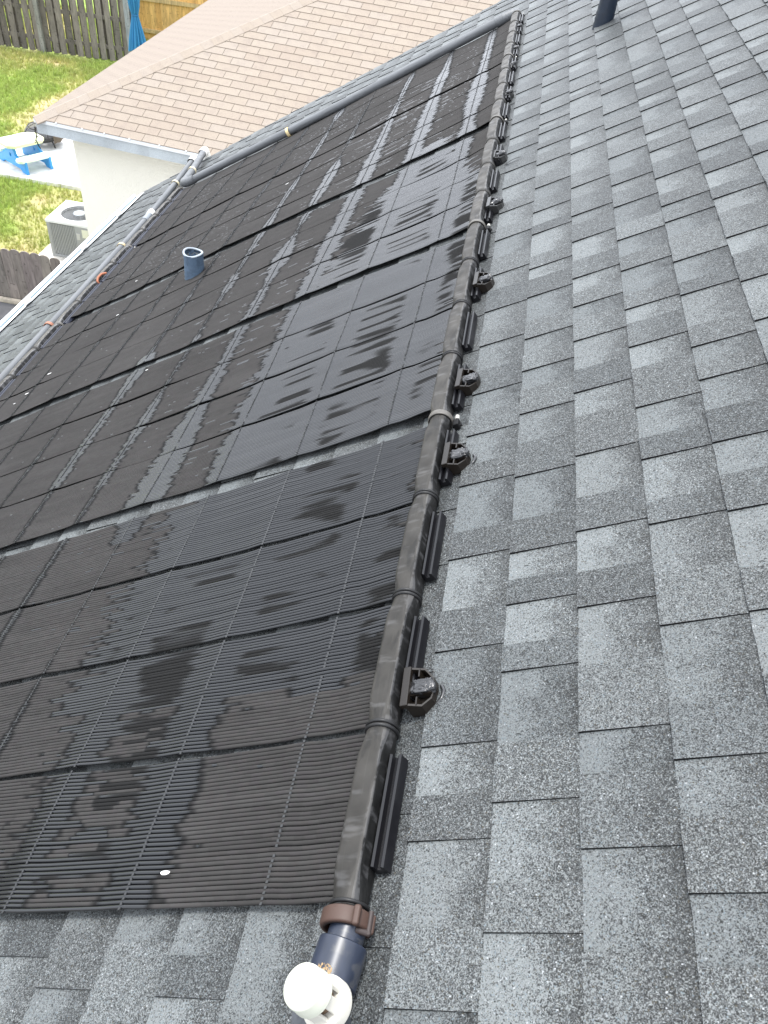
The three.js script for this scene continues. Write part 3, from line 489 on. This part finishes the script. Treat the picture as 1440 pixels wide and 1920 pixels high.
// ------------------------------------------------------------------ the ground
const lawnTone = (x, s) => sm(0.53, 0.8, fbm(x * 0.55 + 20, s * 0.55, 101, 5) + 0.14 * Math.exp(-Math.pow((s - 17.0) / 1.8, 2)) + 0.08 * sm(13, 11, s));
const lawnMap = tex(1024, 1024, (x, y) => {             // 24 m square; tan thatch and soil under the blades
  const X = -20 + x / 1024 * 24, S = 4 + y / 1024 * 24, d = lawnTone(X, S), n = fbm(x / 7, y / 7, 102) * 0.7 + 0.3 * hash(x, y, 3);
  const g = [0.2, 0.28, 0.045], b = [0.42, 0.35, 0.18]; return g.map((v, i) => (v * (1 - d) + b[i] * d) * (0.55 + 0.85 * n));
});
{
  const F = new Faces(), N = 10, S = 150;
  for (let i = -N; i < N; i++) for (let j = -N; j < N; j++) { const a = i / N * S, b = (i + 1) / N * S, c = j / N * S, d = (j + 1) / N * S, uv = (x, z) => [(x + 20) / 24, (-z - 4) / 24]; F.quad([a, 0, c], [a, 0, d], [b, 0, d], [b, 0, c], uv(a, c), uv(a, d), uv(b, d), uv(b, c)); }
  structure('ground', F.geo(), mat([0.2, 0.19, 0.165], 0.95, { map: rep(blotch, 3) }));
  const L = new Faces(), lu = (x, z) => [(x + 20) / 24, (-z - 4) / 24], lq = (a, b, c, d) => L.quad([a, 0.004, c], [a, 0.004, d], [b, 0.004, d], [b, 0.004, c], lu(a, c), lu(a, d), lu(b, d), lu(b, c));
  lq(-18, -5, -9.4, -20.4); lq(-18, -2, -20.4, -27.9);
  structure('lawn', L.geo(), mat([1, 1, 1], 0.95, { map: lawnMap }));
  const sl = new THREE.Shape([[-10.4, -13.36], [-5.3, -13.36], [-5.3, -15.95], [-9.0, -15.75], [-9.35, -15.1], [-9.75, -14.5], [-10.4, -13.9]].map((p) => new THREE.Vector2(p[0], -p[1])));
  structure('patio', uvm(new THREE.ExtrudeGeometry(sl, { depth: 0.1, bevelEnabled: true, bevelSize: 0.01, bevelThickness: 0.01, bevelSegments: 1 }).rotateX(-Math.PI / 2).translate(0, -0.03, 0)), mat([0.76, 0.75, 0.73], 0.85, { map: rep(blotch, 0.6) }));
  structure('extended_side_path', box(18, 0.06, 16.2, -13.4, 0.0, -1.3), mat([0.075, 0.075, 0.08], 0.9, { map: rep(blotch, 0.5) }));  // paving by the kerb; unseen rest added so the tubes reflect dark grey
  structure('kerb', [box(8, 0.12, 0.06, -8.4, 0.01, -9.455)], mat([0.52, 0.46, 0.37], 0.9, { map: rep(blotch, 1) }));
}
const inSlab = (x, s) => s > 13.3 && s < 15.95 && x > -9.0 - 1.4 * sm(15.6, 13.8, s);
{
  const bl = new Faces();
  for (let i = 0; i < 8; i++) {
    const a = rnd() * 6.28, r0 = R(0.0, 0.03), hh = R(0.05, 0.1), lean = R(0.015, 0.06), w = 0.0045, b = rnd() * 6.28;
    const x = Math.cos(a) * r0, z = Math.sin(a) * r0, cx = Math.cos(b) * w, cz = Math.sin(b) * w, lx = Math.cos(a + 0.7) * lean, lz = Math.sin(a + 0.7) * lean;
    bl.quad([x - cx, 0, z - cz], [x + cx, 0, z + cz], [x + cx * 0.8 + lx * 0.35, hh * 0.6, z + cz * 0.8 + lz * 0.35], [x - cx * 0.8 + lx * 0.35, hh * 0.6, z - cz * 0.8 + lz * 0.35]);
    bl.tri([x - cx * 0.8 + lx * 0.35, hh * 0.6, z - cz * 0.8 + lz * 0.35], [x + cx * 0.8 + lx * 0.35, hh * 0.6, z + cz * 0.8 + lz * 0.35], [x + lx, hh, z + lz]);
  }
  const gm = new THREE.MeshPhysicalMaterial({ color: col(1, 1, 1), roughness: 0.8, transmission: 0.3, thickness: 0, side: THREE.DoubleSide });
  const spots = [];
  for (let i = 0; i < 90000 && spots.length < 52000; i++) {
    const x = R(-14.6, -5.2), s = R(9.75, 24.5);
    if (inSlab(x, s) || (s > 20.25 && s < 20.65) || (x > -6.0 && s > 10) || (x > -6.75 && s > 10.55 && s < 11.85)) continue;
    const d = lawnTone(x, s), den = 0.97 - 0.45 * d; if (rnd() > den) continue;
    spots.push([x, s, d]);
  }
  const im = new THREE.InstancedMesh(bl.geo(), gm, spots.length), m4 = new THREE.Matrix4(), q = new THREE.Quaternion(), up = new THREE.Vector3(0, 1, 0);
  spots.forEach(([x, s, d], i) => {
    const k = R(0.6, 1.25) * (1 - 0.35 * d) * (s > 19 ? 1.3 : 1); q.setFromAxisAngle(up, rnd() * 6.28); m4.compose(new THREE.Vector3(x, 0, -s), q, new THREE.Vector3(k, k * R(0.8, 1.2), k)); im.setMatrixAt(i, m4);
    const y = Math.min(1, d * 0.5 + R(0, 0.35)), v = R(0.75, 1.25); im.setColorAt(i, col((0.34 + 0.2 * y) * v, (0.465 - 0.02 * y) * v, (0.09 + 0.1 * y) * v));
  });
  im.name = numbered('grass'); shade(im); im.userData = { label: 'short yellow-green lawn grass with dry tan patches behind the houses', category: 'grass', kind: 'stuff' }; scene.add(im);
}

// ------------------------------------------------------------------ the neighbour's house
{
  const nb = thing('neighbour_house', 'neighbouring house with tan three-tab shingle hip roof and cream wall', 'house');
  const C = [-5.88, 2.45, -10.05], AN = 0.1107, P = 26 * Math.PI / 180, cp = Math.cos(P), sp = Math.sin(P);
  const fx = Math.cos(AN), fz = Math.sin(AN), lx = Math.sin(AN), lz = -Math.cos(AN);       // along the front eave, and horizontally into the house
  const FR = (a, d, h = 0) => [C[0] + fx * a + lx * (d * cp - h * sp), C[1] + d * sp + h * cp, C[2] + fz * a + lz * (d * cp - h * sp)];
  const groof = nest('roof', nb), E2 = 0.1275, TAB = 0.305, LEN = 11, ROWS = 38;
  const tan = tex(512, 512, (x, y) => { const a = hash(x >> 1, y >> 1, 111), n = fbm(x / 50, y / 50, 112), b = a < 0.25 ? 0.68 : a < 0.7 ? 1 : 1.28; return [b * (0.8 + 0.4 * n), b * (0.8 + 0.4 * n) * 0.99, b * (0.82 + 0.36 * n)]; });
  const tm = [[0.282, 0.236, 0.19], [0.29, 0.244, 0.198], [0.274, 0.226, 0.182], [0.287, 0.244, 0.202], [0.28, 0.234, 0.19]].map((c) => mat(c, 0.9, { map: rep(tan, 1.6) }));
  const pieces = [];
  for (let r = 0; r < ROWS; r++) {
    const d0 = r * E2, left = d0 * cp * 1.03, off = (r % 2) * TAB / 2 + R(-0.01, 0.01);
    for (let a = -TAB + off; a < LEN; a += TAB) {
      const a0 = Math.max(a + 0.003, left - 0.02), a1 = Math.min(a + TAB - 0.003, LEN); if (a1 - a0 < 0.03) continue;
      const F = new Faces(), d1 = d0 + E2 + 0.01, j = [R(-0.002, 0.002), R(-0.002, 0.002)], h0 = 0.0105, h1 = 0.003;
      const A = FR(a0, d0 + j[0], h0), B = FR(a1, d0 + j[1], h0), hipA = d1 * cp * 1.03 - 0.02, Cc = FR(Math.max(a1, hipA), d1, h1), Dd = FR(Math.max(a0, hipA), d1, h1), u = rnd(), v = rnd();
      F.quad(A, B, Cc, Dd, [u, v], [u + a1 - a0, v], [u + a1 - a0, v + E2], [u, v + E2]);
      const low = (q, d) => FR(q, d, 0); F.quad(A, B, low(a1, d0 + j[1]), low(a0, d0 + j[0])); F.quad(A, Dd, low(Math.max(a0, hipA), d1), low(a0, d0 + j[0])); F.quad(B, Cc, low(Math.max(a1, hipA), d1), low(a1, d0 + j[1]));
      const pt = new THREE.Vector3(...A).project(camera), seen = pt.x > -1.02 && pt.x < 0.45 && pt.y < 1.02 && pt.y > 0.6;
      pieces.push({ g: F.geo(), m: Math.floor(rnd() * tm.length), seen: seen && a1 < 5.2 - r * 0.0, near: -r });
    }
  }
  pieces.sort((a, b) => (b.seen - a.seen) || (b.near - a.near));
  const rest = tm.map(() => []);
  pieces.forEach((q, i) => { if (i < 290 && q.seen) part('shingle', q.g, tm[q.m], groof); else rest[q.m].push(q.g); });
  const field = nest('shingle_field', groof); field.userData.kind = 'stuff';
  rest.forEach((gs, i) => { if (gs.length) part('shingle_run', gs, tm[i], field).userData.kind = 'stuff'; });
  const bm = mat([0.15, 0.122, 0.098], 0.95), DT = ROWS * E2, Rg = FR(DT * cp * 1.03, DT), Re = FR(LEN, DT), G0 = FR(0, 0), G1 = FR(LEN, 0);
  const U = new Faces(); U.quad(G0, G1, Re, Rg); part('underlay', U.geo(), bm, groof);
  // the side face beyond the hip, in low rows
  const sideLen = 2 * DT * cp * 1.03, sx = (Rg[0] - C[0]), SF = (a, d, h = 0) => { const f = d / DT; return [C[0] + sx * f - h * 0.44, C[1] + DT * sp * f + h * 0.9, C[2] - a]; };
  const side = [];
  for (let r = 0; r < ROWS; r++) { const d0 = r * E2, a0 = d0 * (C[2] - Rg[2]) / DT, a1 = sideLen - d0 * 0.9; for (let a = a0; a < a1; a += TAB) { const F = new Faces(); const e = Math.min(a + TAB - 0.006, a1); const ah = Math.max(a, (d0 + E2) * (C[2] - Rg[2]) / DT); F.quad(SF(a, d0, 0.011), SF(e, d0, 0.011), SF(Math.max(e, ah), d0 + E2, 0.003), SF(ah, d0 + E2, 0.003), [0, 0], [TAB, 0], [TAB, E2], [0, E2]); F.quad(SF(a, d0, 0.011), SF(e, d0, 0.011), SF(e, d0, -0.002), SF(a, d0, -0.002)); side.push(F.geo()); } }
  const sf = part('side_shingle_field', side, mat([0.24, 0.198, 0.16], 0.9, { map: rep(tan, 1.6) }), groof); sf.userData.kind = 'stuff';
  const us = new Faces(); us.quad(SF(0, 0, -0.003), SF(sideLen, 0, -0.003), SF(sideLen * 0.55, DT, -0.003), SF((C[2] - Rg[2]), DT, -0.003)); part('underlay', us.geo(), bm, groof);
  const A0 = new THREE.Vector3(...C), A1 = new THREE.Vector3(...Rg), hip = A1.clone().sub(A0), hl = hip.length(); hip.normalize();
  const fd = new THREE.Vector3(fx, 0, fz).multiplyScalar(0.82).add(new THREE.Vector3(lx * 0.0, -0.18, lz * -0.1)), sd = new THREE.Vector3(-0.16, -0.12, -0.98);
  const n1 = new THREE.Vector3(-lx * sp, cp, -lz * sp), across = new THREE.Vector3().crossVectors(hip, n1).normalize(); if (across.dot(new THREE.Vector3(fx, 0, fz)) < 0) across.negate();
  const n2 = new THREE.Vector3(-0.44, 0.9, 0), across2 = new THREE.Vector3().crossVectors(n2, hip).normalize(); if (across2.z > 0) across2.negate();
  for (let i = 0, d = 0; d < hl - 0.1; i++, d += 0.15) {  // cap pieces along the hip
    const P0 = A0.clone().addScaledVector(hip, d), P1 = A0.clone().addScaledVector(hip, d + 0.17), w = 0.135, F = new Faces(), v3 = (p, o, k, y) => { const q = p.clone().addScaledVector(o, k); return [q.x, q.y + y, q.z]; };
    const u = rnd(), uv = [[u, u], [u + w, u], [u + w, u + 0.17], [u, u + 0.17]];
    F.quad(v3(P0, across, 0, 0.018), v3(P0, across, w, 0.015), v3(P1, across, w, 0.0125), v3(P1, across, 0, 0.0155), ...uv);
    F.quad(v3(P0, across2, 0, 0.018), v3(P0, across2, w, 0.0135), v3(P1, across2, w, 0.0135), v3(P1, across2, 0, 0.0155), ...uv);
    F.quad(v3(P0, across, 0, 0.018), v3(P0, across, w, 0.015), v3(P0, across, w, 0.011), v3(P0, across, 0, 0.0145));
    F.quad(v3(P0, across, w, 0.015), v3(P1, across, w, 0.0125), v3(P1, across, w, -0.005), v3(P0, across, w, 0.0));
    part('hip_cap', F.geo(), tm[[1, 3, 0][i % 3]], groof);
  }
  // fascia, drip edge, soffit, walls
  const board = (p, q, y0, y1, th, nx, nz) => { const F = new Faces(), o = [nx * th, nz * th]; const c = (e, y, k) => [e[0] + (k ? o[0] : 0), y, e[2] + (k ? o[1] : 0)]; F.quad(c(p, y0, 0), c(q, y0, 0), c(q, y1, 0), c(p, y1, 0)); F.quad(c(p, y0, 1), c(q, y0, 1), c(q, y1, 1), c(p, y1, 1)); F.quad(c(p, y1, 0), c(q, y1, 0), c(q, y1, 1), c(p, y1, 1)); F.quad(c(p, y0, 0), c(q, y0, 0), c(q, y0, 1), c(p, y0, 1)); F.quad(c(p, y0, 0), c(p, y1, 0), c(p, y1, 1), c(p, y0, 1)); return F.geo(true); };
  const fm = mat([0.68, 0.74, 0.77], 0.6, { map: rep(speck, 0.7) }), e0 = FR(0.012, 0.015), e1 = FR(LEN, 0.015), Lb = [C[0] + 0.012, 0, C[2] - sideLen];
  part('fascia', board(e0, e1, 2.27, 2.435, 0.02, lx, lz), fm, nb); part('fascia', board([C[0] + 0.012, 0, C[2] - 0.03], Lb, 2.27, 2.435, 0.02, 1, 0), fm, nb);
  part('drip_edge', [board(FR(-0.004, -0.004), FR(LEN, -0.004), 2.405, 2.449, 0.012, lx, lz)], whitePaint, nb);
  for (let i = 0; i < 9; i++) { const q = FR(0.3 + i * 0.36 + R(-0.04, 0.04), -0.006, 0.002); part('nail_head', new THREE.SphereGeometry(0.012, 8, 6).translate(...q), whitePaint, nb); }
  const so = new Faces(), w0 = [C[0] + 0.31, 0, C[2] - 0.33], w1 = [w0[0] + fx * (LEN - 0.4), 0, w0[2] + fz * (LEN - 0.4)];
  so.quad([e0[0], 2.3, e0[2]], [e1[0], 2.3, e1[2]], [w1[0], 2.3, w1[2] - 0.02], [w0[0], 2.3, w0[2] - 0.02]); so.quad([C[0] + 0.02, 2.298, C[2] - 0.03], [w0[0] + 0.02, 2.298, w0[2]], [w0[0] + 0.02, 2.298, C[2] - sideLen], [C[0] + 0.02, 2.298, C[2] - sideLen]);
  part('soffit', so.geo(true), whitePaint, nb);
  const wm = mat([0.9, 0.87, 0.77], 0.9, { bumpMap: rep(stucco, 1.6), bumpScale: 0.004 });
  part('wall', [board(w0, w1, 0, 2.3, 0.15, lx, lz), board(w0, [w0[0], 0, C[2] - sideLen + 0.4], 0, 2.299, 0.15, 1, 0)], wm, nb);
}
{
  const k = thing('hanging_strap', 'frayed black strap hanging from the corner of the tan roof', 'strap', [-5.9, 2.28, -10.06]);
  k.scale.setScalar(0.5); part('strap', [tube([[0.02, 0.12, 0], [0.0, 0.02, -0.02], [0.015, -0.1, 0.0], [-0.01, -0.2, 0.015], [0.03, -0.33, 0.02], [0.06, -0.42, 0.0]], 0.017, 40, 7), tube([[0.015, -0.1, 0], [0.05, -0.13, 0.02], [0.07, -0.09, 0.02]], 0.009, 16, 6), tube([[-0.01, -0.2, 0.015], [-0.045, -0.23, 0.03], [-0.03, -0.29, 0.03]], 0.01, 16, 6)], mat([0.03, 0.027, 0.022], 0.8), k);
}

// ------------------------------------------------------------------ fences
const grey = (k) => mat([0.172 * k, 0.154 * k, 0.132 * k], 0.9, { map: wood }), greys = [0.75, 0.95, 1.15, 1.35].map(grey);
const picket = (w, h, dog, th = 0.017) => { const s = new THREE.Shape(); s.moveTo(-w / 2, 0); s.lineTo(w / 2, 0); s.lineTo(w / 2, h - dog); if (dog) s.quadraticCurveTo(w / 2, h, 0, h + 0.006), s.quadraticCurveTo(-w / 2, h, -w / 2, h - dog); s.lineTo(-w / 2, h - dog); return shiftUV(uvm(new THREE.ExtrudeGeometry(s, { depth: th, bevelEnabled: false, curveSegments: 5 })), rnd() * 3, rnd()); };
const along = (g, x, y, z, a) => { g.position.set(x, y, z); g.rotation.y = a; };
{
  const f = thing('wooden_fence', 'weathered grey picket fence at the back of the lawn', 'fence', [-14.4, 0, -20.28]); f.rotation.y = -0.06 * -1;
  f.rotation.y = 0.065 * 1;
  const L = 5.25;
  for (let x = 0, i = 0; x < L; x += 0.2, i++) {
    const a = part('picket', picket(R(0.135, 0.15), R(1.78, 1.86), 0.03), greys[Math.floor(rnd() * 4)], f); a.position.set(x + R(-0.012, 0.012), 0.03, 0.02); a.rotation.z = R(-0.012, 0.012);
    const b = part('picket', picket(R(0.085, 0.12), R(1.78, 1.86), 0.03), greys[Math.floor(rnd() * 4)], f); b.position.set(x + 0.1 + R(-0.02, 0.03), 0.03, -0.062); b.rotation.z = R(-0.012, 0.012);
  }
  for (const y of [0.32, 0.95, 1.55]) part('rail', shiftUV(box(L, 0.085, 0.036, L / 2, y, 0), 0, y), greys[1], f);
  for (const x of [0.6, 3.1, L + 0.05]) part('post', rbox(0.1, 2.0, 0.1, 0.006, x, 1.0, 0.085), x > 5 ? mat([0.34, 0.36, 0.36], 0.85, { map: wood }) : mat([0.27, 0.27, 0.245], 0.88, { map: wood }), f, x > 5 ? 'pale end post' : 'light grey post');
}
{
  const f = thing('new_wooden_fence', 'new yellow timber fence with two rails behind the blue parasol', 'fence', [-9.75, 0, -22.5]); f.rotation.y = 0.06;
  const ys = [[0.74, 0.45, 0.145], [0.78, 0.49, 0.17], [0.7, 0.41, 0.13], [0.76, 0.48, 0.175]].map((c) => mat(c, 0.8, { map: wood }));
  for (let i = 0; i < 34; i++) { const b = part('board', picket(0.139, 1.83, 0.02), ys[Math.floor(rnd() * 4)], f); b.position.set(i * 0.141 + 0.07, 0.03, 0); }
  for (const y of [0.3, 1.02, 1.68]) part('rail', shiftUV(box(4.8, 0.088, 0.038, 2.4, y, 0.04), 0, y * 3), mat([0.6, 0.44, 0.21], 0.8, { map: wood }), f);
  for (const x of [0.05, 2.45]) part('post', box(0.089, 1.8, 0.089, x, 0.9, -0.05), ys[0], f);
}
{
  const f = thing('low_wooden_fence', 'weathered brown picket fence with rounded tops between the two houses', 'fence', [-9.4, 0, -9.53]);
  for (let i = 0; i < 27; i++) { const a = part('picket', picket(R(0.138, 0.146), R(0.785, 0.815), 0.045), ((q) => mat([0.23 * q, 0.2 * q * R(0.97, 1.03), 0.172 * q * R(0.96, 1.04)], 0.9, { map: wood }))(R(0.85, 1.2)), f); a.position.set(i * 0.143, 0.02, R(-0.002, 0.002)); a.rotation.z = R(-0.01, 0.01); }
  for (const y of [0.16, 0.62]) part('rail', box(3.84, 0.085, 0.036, 1.86, y, -0.022), greys[1], f);
  for (const x of [0.2, 2.5]) part('post', box(0.089, 0.76, 0.089, x, 0.38, -0.09), greys[0], f);
}

// ------------------------------------------------------------------ things in the yard
{
  const u = thing('closed_parasol', 'closed blue parasol tied in the middle at the end of the grey fence', 'parasol', [-8.74, 0, -20.17]);
  const ph = 13, prof = [[0.2, 0.48], [0.19, 0.5], [0.165, 0.68], [0.125, 0.9], [0.085, 1.1], [0.066, 1.2], [0.068, 1.24], [0.1, 1.4], [0.118, 1.65], [0.11, 1.95], [0.075, 2.3], [0.03, 2.52]];
  const cloth = mat([0.03, 0.2, 0.4], 0.75);
  part('canopy', grid((i, j) => { const a = i / 156 * 2 * Math.PI, [r, y] = prof[j], q = r * (1 + 0.22 * Math.sin(a * ph + Math.sin(j * 0.6)) + 0.1 * Math.sin(a * 5 + j * 0.3)); return [Math.cos(a) * q, y + (j < 2 ? 0.03 * Math.sin(a * 4) : 0), Math.sin(a) * q]; }, 156, prof.length - 1), cloth, u);
  part('tie', new THREE.TorusGeometry(0.072, 0.012, 8, 28).rotateX(Math.PI / 2).translate(0, 1.21, 0), mat([0.02, 0.14, 0.3], 0.7), u);
  part('pole', cyl(0.02, 0.02, 2.6), mat([0.5, 0.5, 0.5], 0.4, { metalness: 0.6 }), u); part('base', lathe([[0, 0], [0.24, 0], [0.24, 0.04], [0.19, 0.07], [0.05, 0.09], [0.03, 0.16], [0, 0.16]], 32), mat([0.1, 0.1, 0.1], 0.7), u);
}
{
  const t = thing('kids_picnic_table', 'small plastic picnic table with cream top and bright blue legs on the patio', 'picnic table', [-8.47, 0.08, -13.92]); t.rotation.y = Math.atan2(0.85, 0.52);
  const cream = mat([0.66, 0.71, 0.42], 0.5), blue = mat([0.03, 0.27, 0.62], 0.45);
  const oct = (L, W, c) => new THREE.Shape([[-L + c, -W], [L - c, -W], [L, -W + c], [L, W - c], [L - c, W], [-L + c, W], [-L, W - c], [-L, -W + c]].map((p) => new THREE.Vector2(...p)));
  const slab = (L, W, c, y, th) => uvm(new THREE.ExtrudeGeometry(oct(L, W, c), { depth: th, bevelEnabled: true, bevelSize: 0.012, bevelThickness: 0.012, bevelSegments: 2 }).rotateX(-Math.PI / 2).translate(0, y, 0));
  part('tabletop', slab(0.36, 0.23, 0.1, 0.40, 0.035), cream, t);
  for (const z of [-0.36, 0.36]) part('bench', slab(0.34, 0.085, 0.05, 0.21, 0.03).translate(0, 0, z), mat([0.68, 0.8, 0.62], 0.5), t);
  for (const x of [-0.24, 0.24]) {
    const s = new THREE.Shape([[-0.46, 0], [-0.33, 0], [-0.27, 0.05], [0.27, 0.05], [0.33, 0], [0.46, 0], [0.45, 0.2], [0.24, 0.2], [0.15, 0.24], [0.12, 0.4], [-0.12, 0.4], [-0.15, 0.24], [-0.24, 0.2], [-0.45, 0.2]].map((p) => new THREE.Vector2(...p)));
    const hole = new THREE.Path(); hole.absellipse(0, 0.22, 0.035, 0.045, 0, Math.PI * 2, true); s.holes.push(hole);
    part('leg_panel', uvm(new THREE.ExtrudeGeometry(s, { depth: 0.035, bevelEnabled: true, bevelSize: 0.008, bevelThickness: 0.008, bevelSegments: 2 }).translate(0, 0.008, -0.0175).rotateY(Math.PI / 2).translate(x, 0, 0)), blue, t);
  }
}
{
  const p = thing('fire_pit', 'round fire pit under a black mesh dome on the patio', 'fire pit', [-8.6, 0.08, -14.92]);
  const dk = mat([0.03, 0.028, 0.026], 0.6);
  part('bowl', lathe([[0.05, 0.08], [0.2, 0.09], [0.31, 0.14], [0.345, 0.19], [0.35, 0.2], [0.33, 0.2], [0.29, 0.15], [0.05, 0.11]], 36), dk, p);
  for (let i = 0; i < 3; i++) { const a = i * 2.1 + 0.4; part('leg', rod([Math.cos(a) * 0.24, 0.12, Math.sin(a) * 0.24], [Math.cos(a) * 0.3, 0, Math.sin(a) * 0.3], 0.014), dk, p); }
  const wires = [], dome = (a, b) => [Math.cos(a) * 0.33 * Math.cos(b), 0.21 + 0.2 * Math.sin(b), Math.sin(a) * 0.33 * Math.cos(b)];
  for (let i = 0; i < 8; i++) wires.push(tube([0, 0.4, 0.8, 1.2, 1.57].map((b) => dome(i * Math.PI / 4, b)), 0.006, 16, 5));
  for (const b of [0, 0.75]) wires.push(new THREE.TorusGeometry(0.33 * Math.cos(b), 0.009, 6, 36).rotateX(Math.PI / 2).translate(0, 0.21 + 0.2 * Math.sin(b), 0));
  part('dome_frame', wires, dk, p);
  part('mesh_screen', new THREE.SphereGeometry(1, 36, 12, 0, Math.PI * 2, 0, Math.PI / 2).scale(0.326, 0.196, 0.326).translate(0, 0.211, 0), mat([0.12, 0.12, 0.125], 0.6, { alphaMap: rep(tex(64, 64, (x, y) => (x % 8 < 3 || y % 8 < 3 ? 1 : 0), false), 8, 3), alphaTest: 0.5 }), p);
  part('cover_flap', grid((i, j) => [0.2 + 0.16 * Math.cos(i / 10 * 1.6 - 0.8) , 0.36 - j * 0.05 - 0.01 * Math.sin(i * 1.3), 0.27 * Math.sin(i / 10 * 1.6 - 0.8)], 10, 5), mat([0.09, 0.07, 0.05], 0.85), p);
  part('handle', new THREE.TorusGeometry(0.03, 0.007, 6, 20).translate(0, 0.435, 0), dk, p);
}
{
  const a = thing('air_conditioner', 'grey outdoor air conditioner unit beside the cream wall', 'air conditioner', [-6.12, 0.07, -11.2]);
  const W = 0.72, hh = 0.6, gm = mat([0.33, 0.34, 0.34], 0.55), top = mat([0.72, 0.73, 0.73], 0.5), dk = mat([0.13, 0.135, 0.14], 0.6);
  part('cabinet', [box(W - 0.05, hh - 0.04, W - 0.05, 0, (hh - 0.04) / 2, 0)], dk, a);
  for (const [x, z] of [[-1, -1], [1, -1], [-1, 1], [1, 1]]) part('corner_post', rbox(0.05, hh - 0.03, 0.05, 0.006, x * (W / 2 - 0.027), (hh - 0.03) / 2, z * (W / 2 - 0.027)), gm, a);
  for (let s = 0; s < 4; s++) for (let i = 0; i < 24; i++) { const o = -W / 2 + 0.06 + i * (W - 0.12) / 23; if (s === 0 && o > 0.1) continue; const l = part('louvre', box(0.017, hh - 0.09, 0.01, 0, 0, 0), gm, a); l.rotation.y = s * Math.PI / 2; const v = new THREE.Vector3(o, hh / 2 - 0.01, W / 2 - 0.014).applyAxisAngle(new THREE.Vector3(0, 1, 0), s * Math.PI / 2); l.position.copy(v); }
  part('service_panel', rbox(0.235, hh - 0.06, 0.012, 0.004, 0.2, hh / 2 - 0.015, W / 2 - 0.008), gm, a);
  part('rating_plate', box(0.1, 0.13, 0.004, 0.25, hh - 0.14, W / 2 + 0.001), mat([0.68, 0.68, 0.55], 0.6), a);
  part('handle_recess', rbox(0.055, 0.1, 0.012, 0.004, 0.135, hh - 0.2, W / 2 + 0.0), mat([0.5, 0.5, 0.48], 0.6), a);
  part('base_pan', rbox(W, 0.04, W, 0.006, 0, 0.02, 0), gm, a);
  const ts = new THREE.Shape([[-W / 2, -W / 2], [W / 2, -W / 2], [W / 2, W / 2], [-W / 2, W / 2]].map((p) => new THREE.Vector2(...p))), hole = new THREE.Path(); hole.absarc(0.02, 0, 0.275, 0, 2 * Math.PI, true); ts.holes.push(hole);
  part('top_cover', uvm(new THREE.ExtrudeGeometry(ts, { depth: 0.035, bevelEnabled: true, bevelSize: 0.005, bevelThickness: 0.006, bevelSegments: 1, curveSegments: 40 }).rotateX(-Math.PI / 2).translate(0, hh - 0.035, 0)), top, a);
  part('fan_well', cyl(0.275, 0.275, 0.2, 0.02, hh - 0.23, 0, 40, true), mat([0.2, 0.21, 0.22], 0.6), a); part('fan_floor', cyl(0.27, 0.27, 0.01, 0.02, hh - 0.232, 0, 40), dk, a);
  const gr = []; for (let r = 0.1; r < 0.275; r += 0.022) gr.push(new THREE.TorusGeometry(r, 0.0028, 5, 44).rotateX(Math.PI / 2)); for (let i = 0; i < 12; i++) { const q = i * Math.PI / 6; gr.push(rod([Math.cos(q) * 0.08, 0, Math.sin(q) * 0.08], [Math.cos(q) * 0.275, 0, Math.sin(q) * 0.275], 0.003, 5)); }
  const g = part('fan_grille', gr, mat([0.16, 0.165, 0.17], 0.5), a); g.position.set(0.02, hh + 0.002, 0);
  part('fan_hub', lathe([[0, 0.03], [0.06, 0.03], [0.085, 0.02], [0.09, 0], [0.085, -0.06]], 28).translate(0.02, hh - 0.01, 0), mat([0.42, 0.45, 0.47], 0.5), a);
  for (let i = 0; i < 4; i++) { const b = part('fan_blade', grid((k, j) => { const r = 0.08 + j * 0.023, q = (k / 6 - 0.5) * 1.0; return [Math.cos(q) * r, -0.02 * k / 6 * 3, Math.sin(q) * r]; }, 6, 7), mat([0.1, 0.105, 0.11], 0.5), a); b.position.set(0.02, hh - 0.1, 0); b.rotation.y = i * Math.PI / 2 + 0.4; }
  const pad = part('concrete_pad', rbox(1.5, 0.09, 1.1, 0.01, 0, 0, 0), mat([0.6, 0.57, 0.52], 0.9, { map: rep(blotch, 0.8) }), scene); pad.position.set(-5.95, 0.03, -11.1); pad.userData = { label: 'pale concrete pad under the air conditioner', category: 'concrete pad' };
  const cap = thing('white_marker', 'tiny white capped stub in the grass beside the tan roof', 'pipe stub', [-8.02, 0, -16.7]); part('stub', [lathe([[0, 0], [0.05, 0], [0.05, 0.16], [0.06, 0.16], [0.06, 0.2], [0.04, 0.23], [0, 0.24]], 20)], whitePvc, cap);
}

renderer.render(scene, camera);
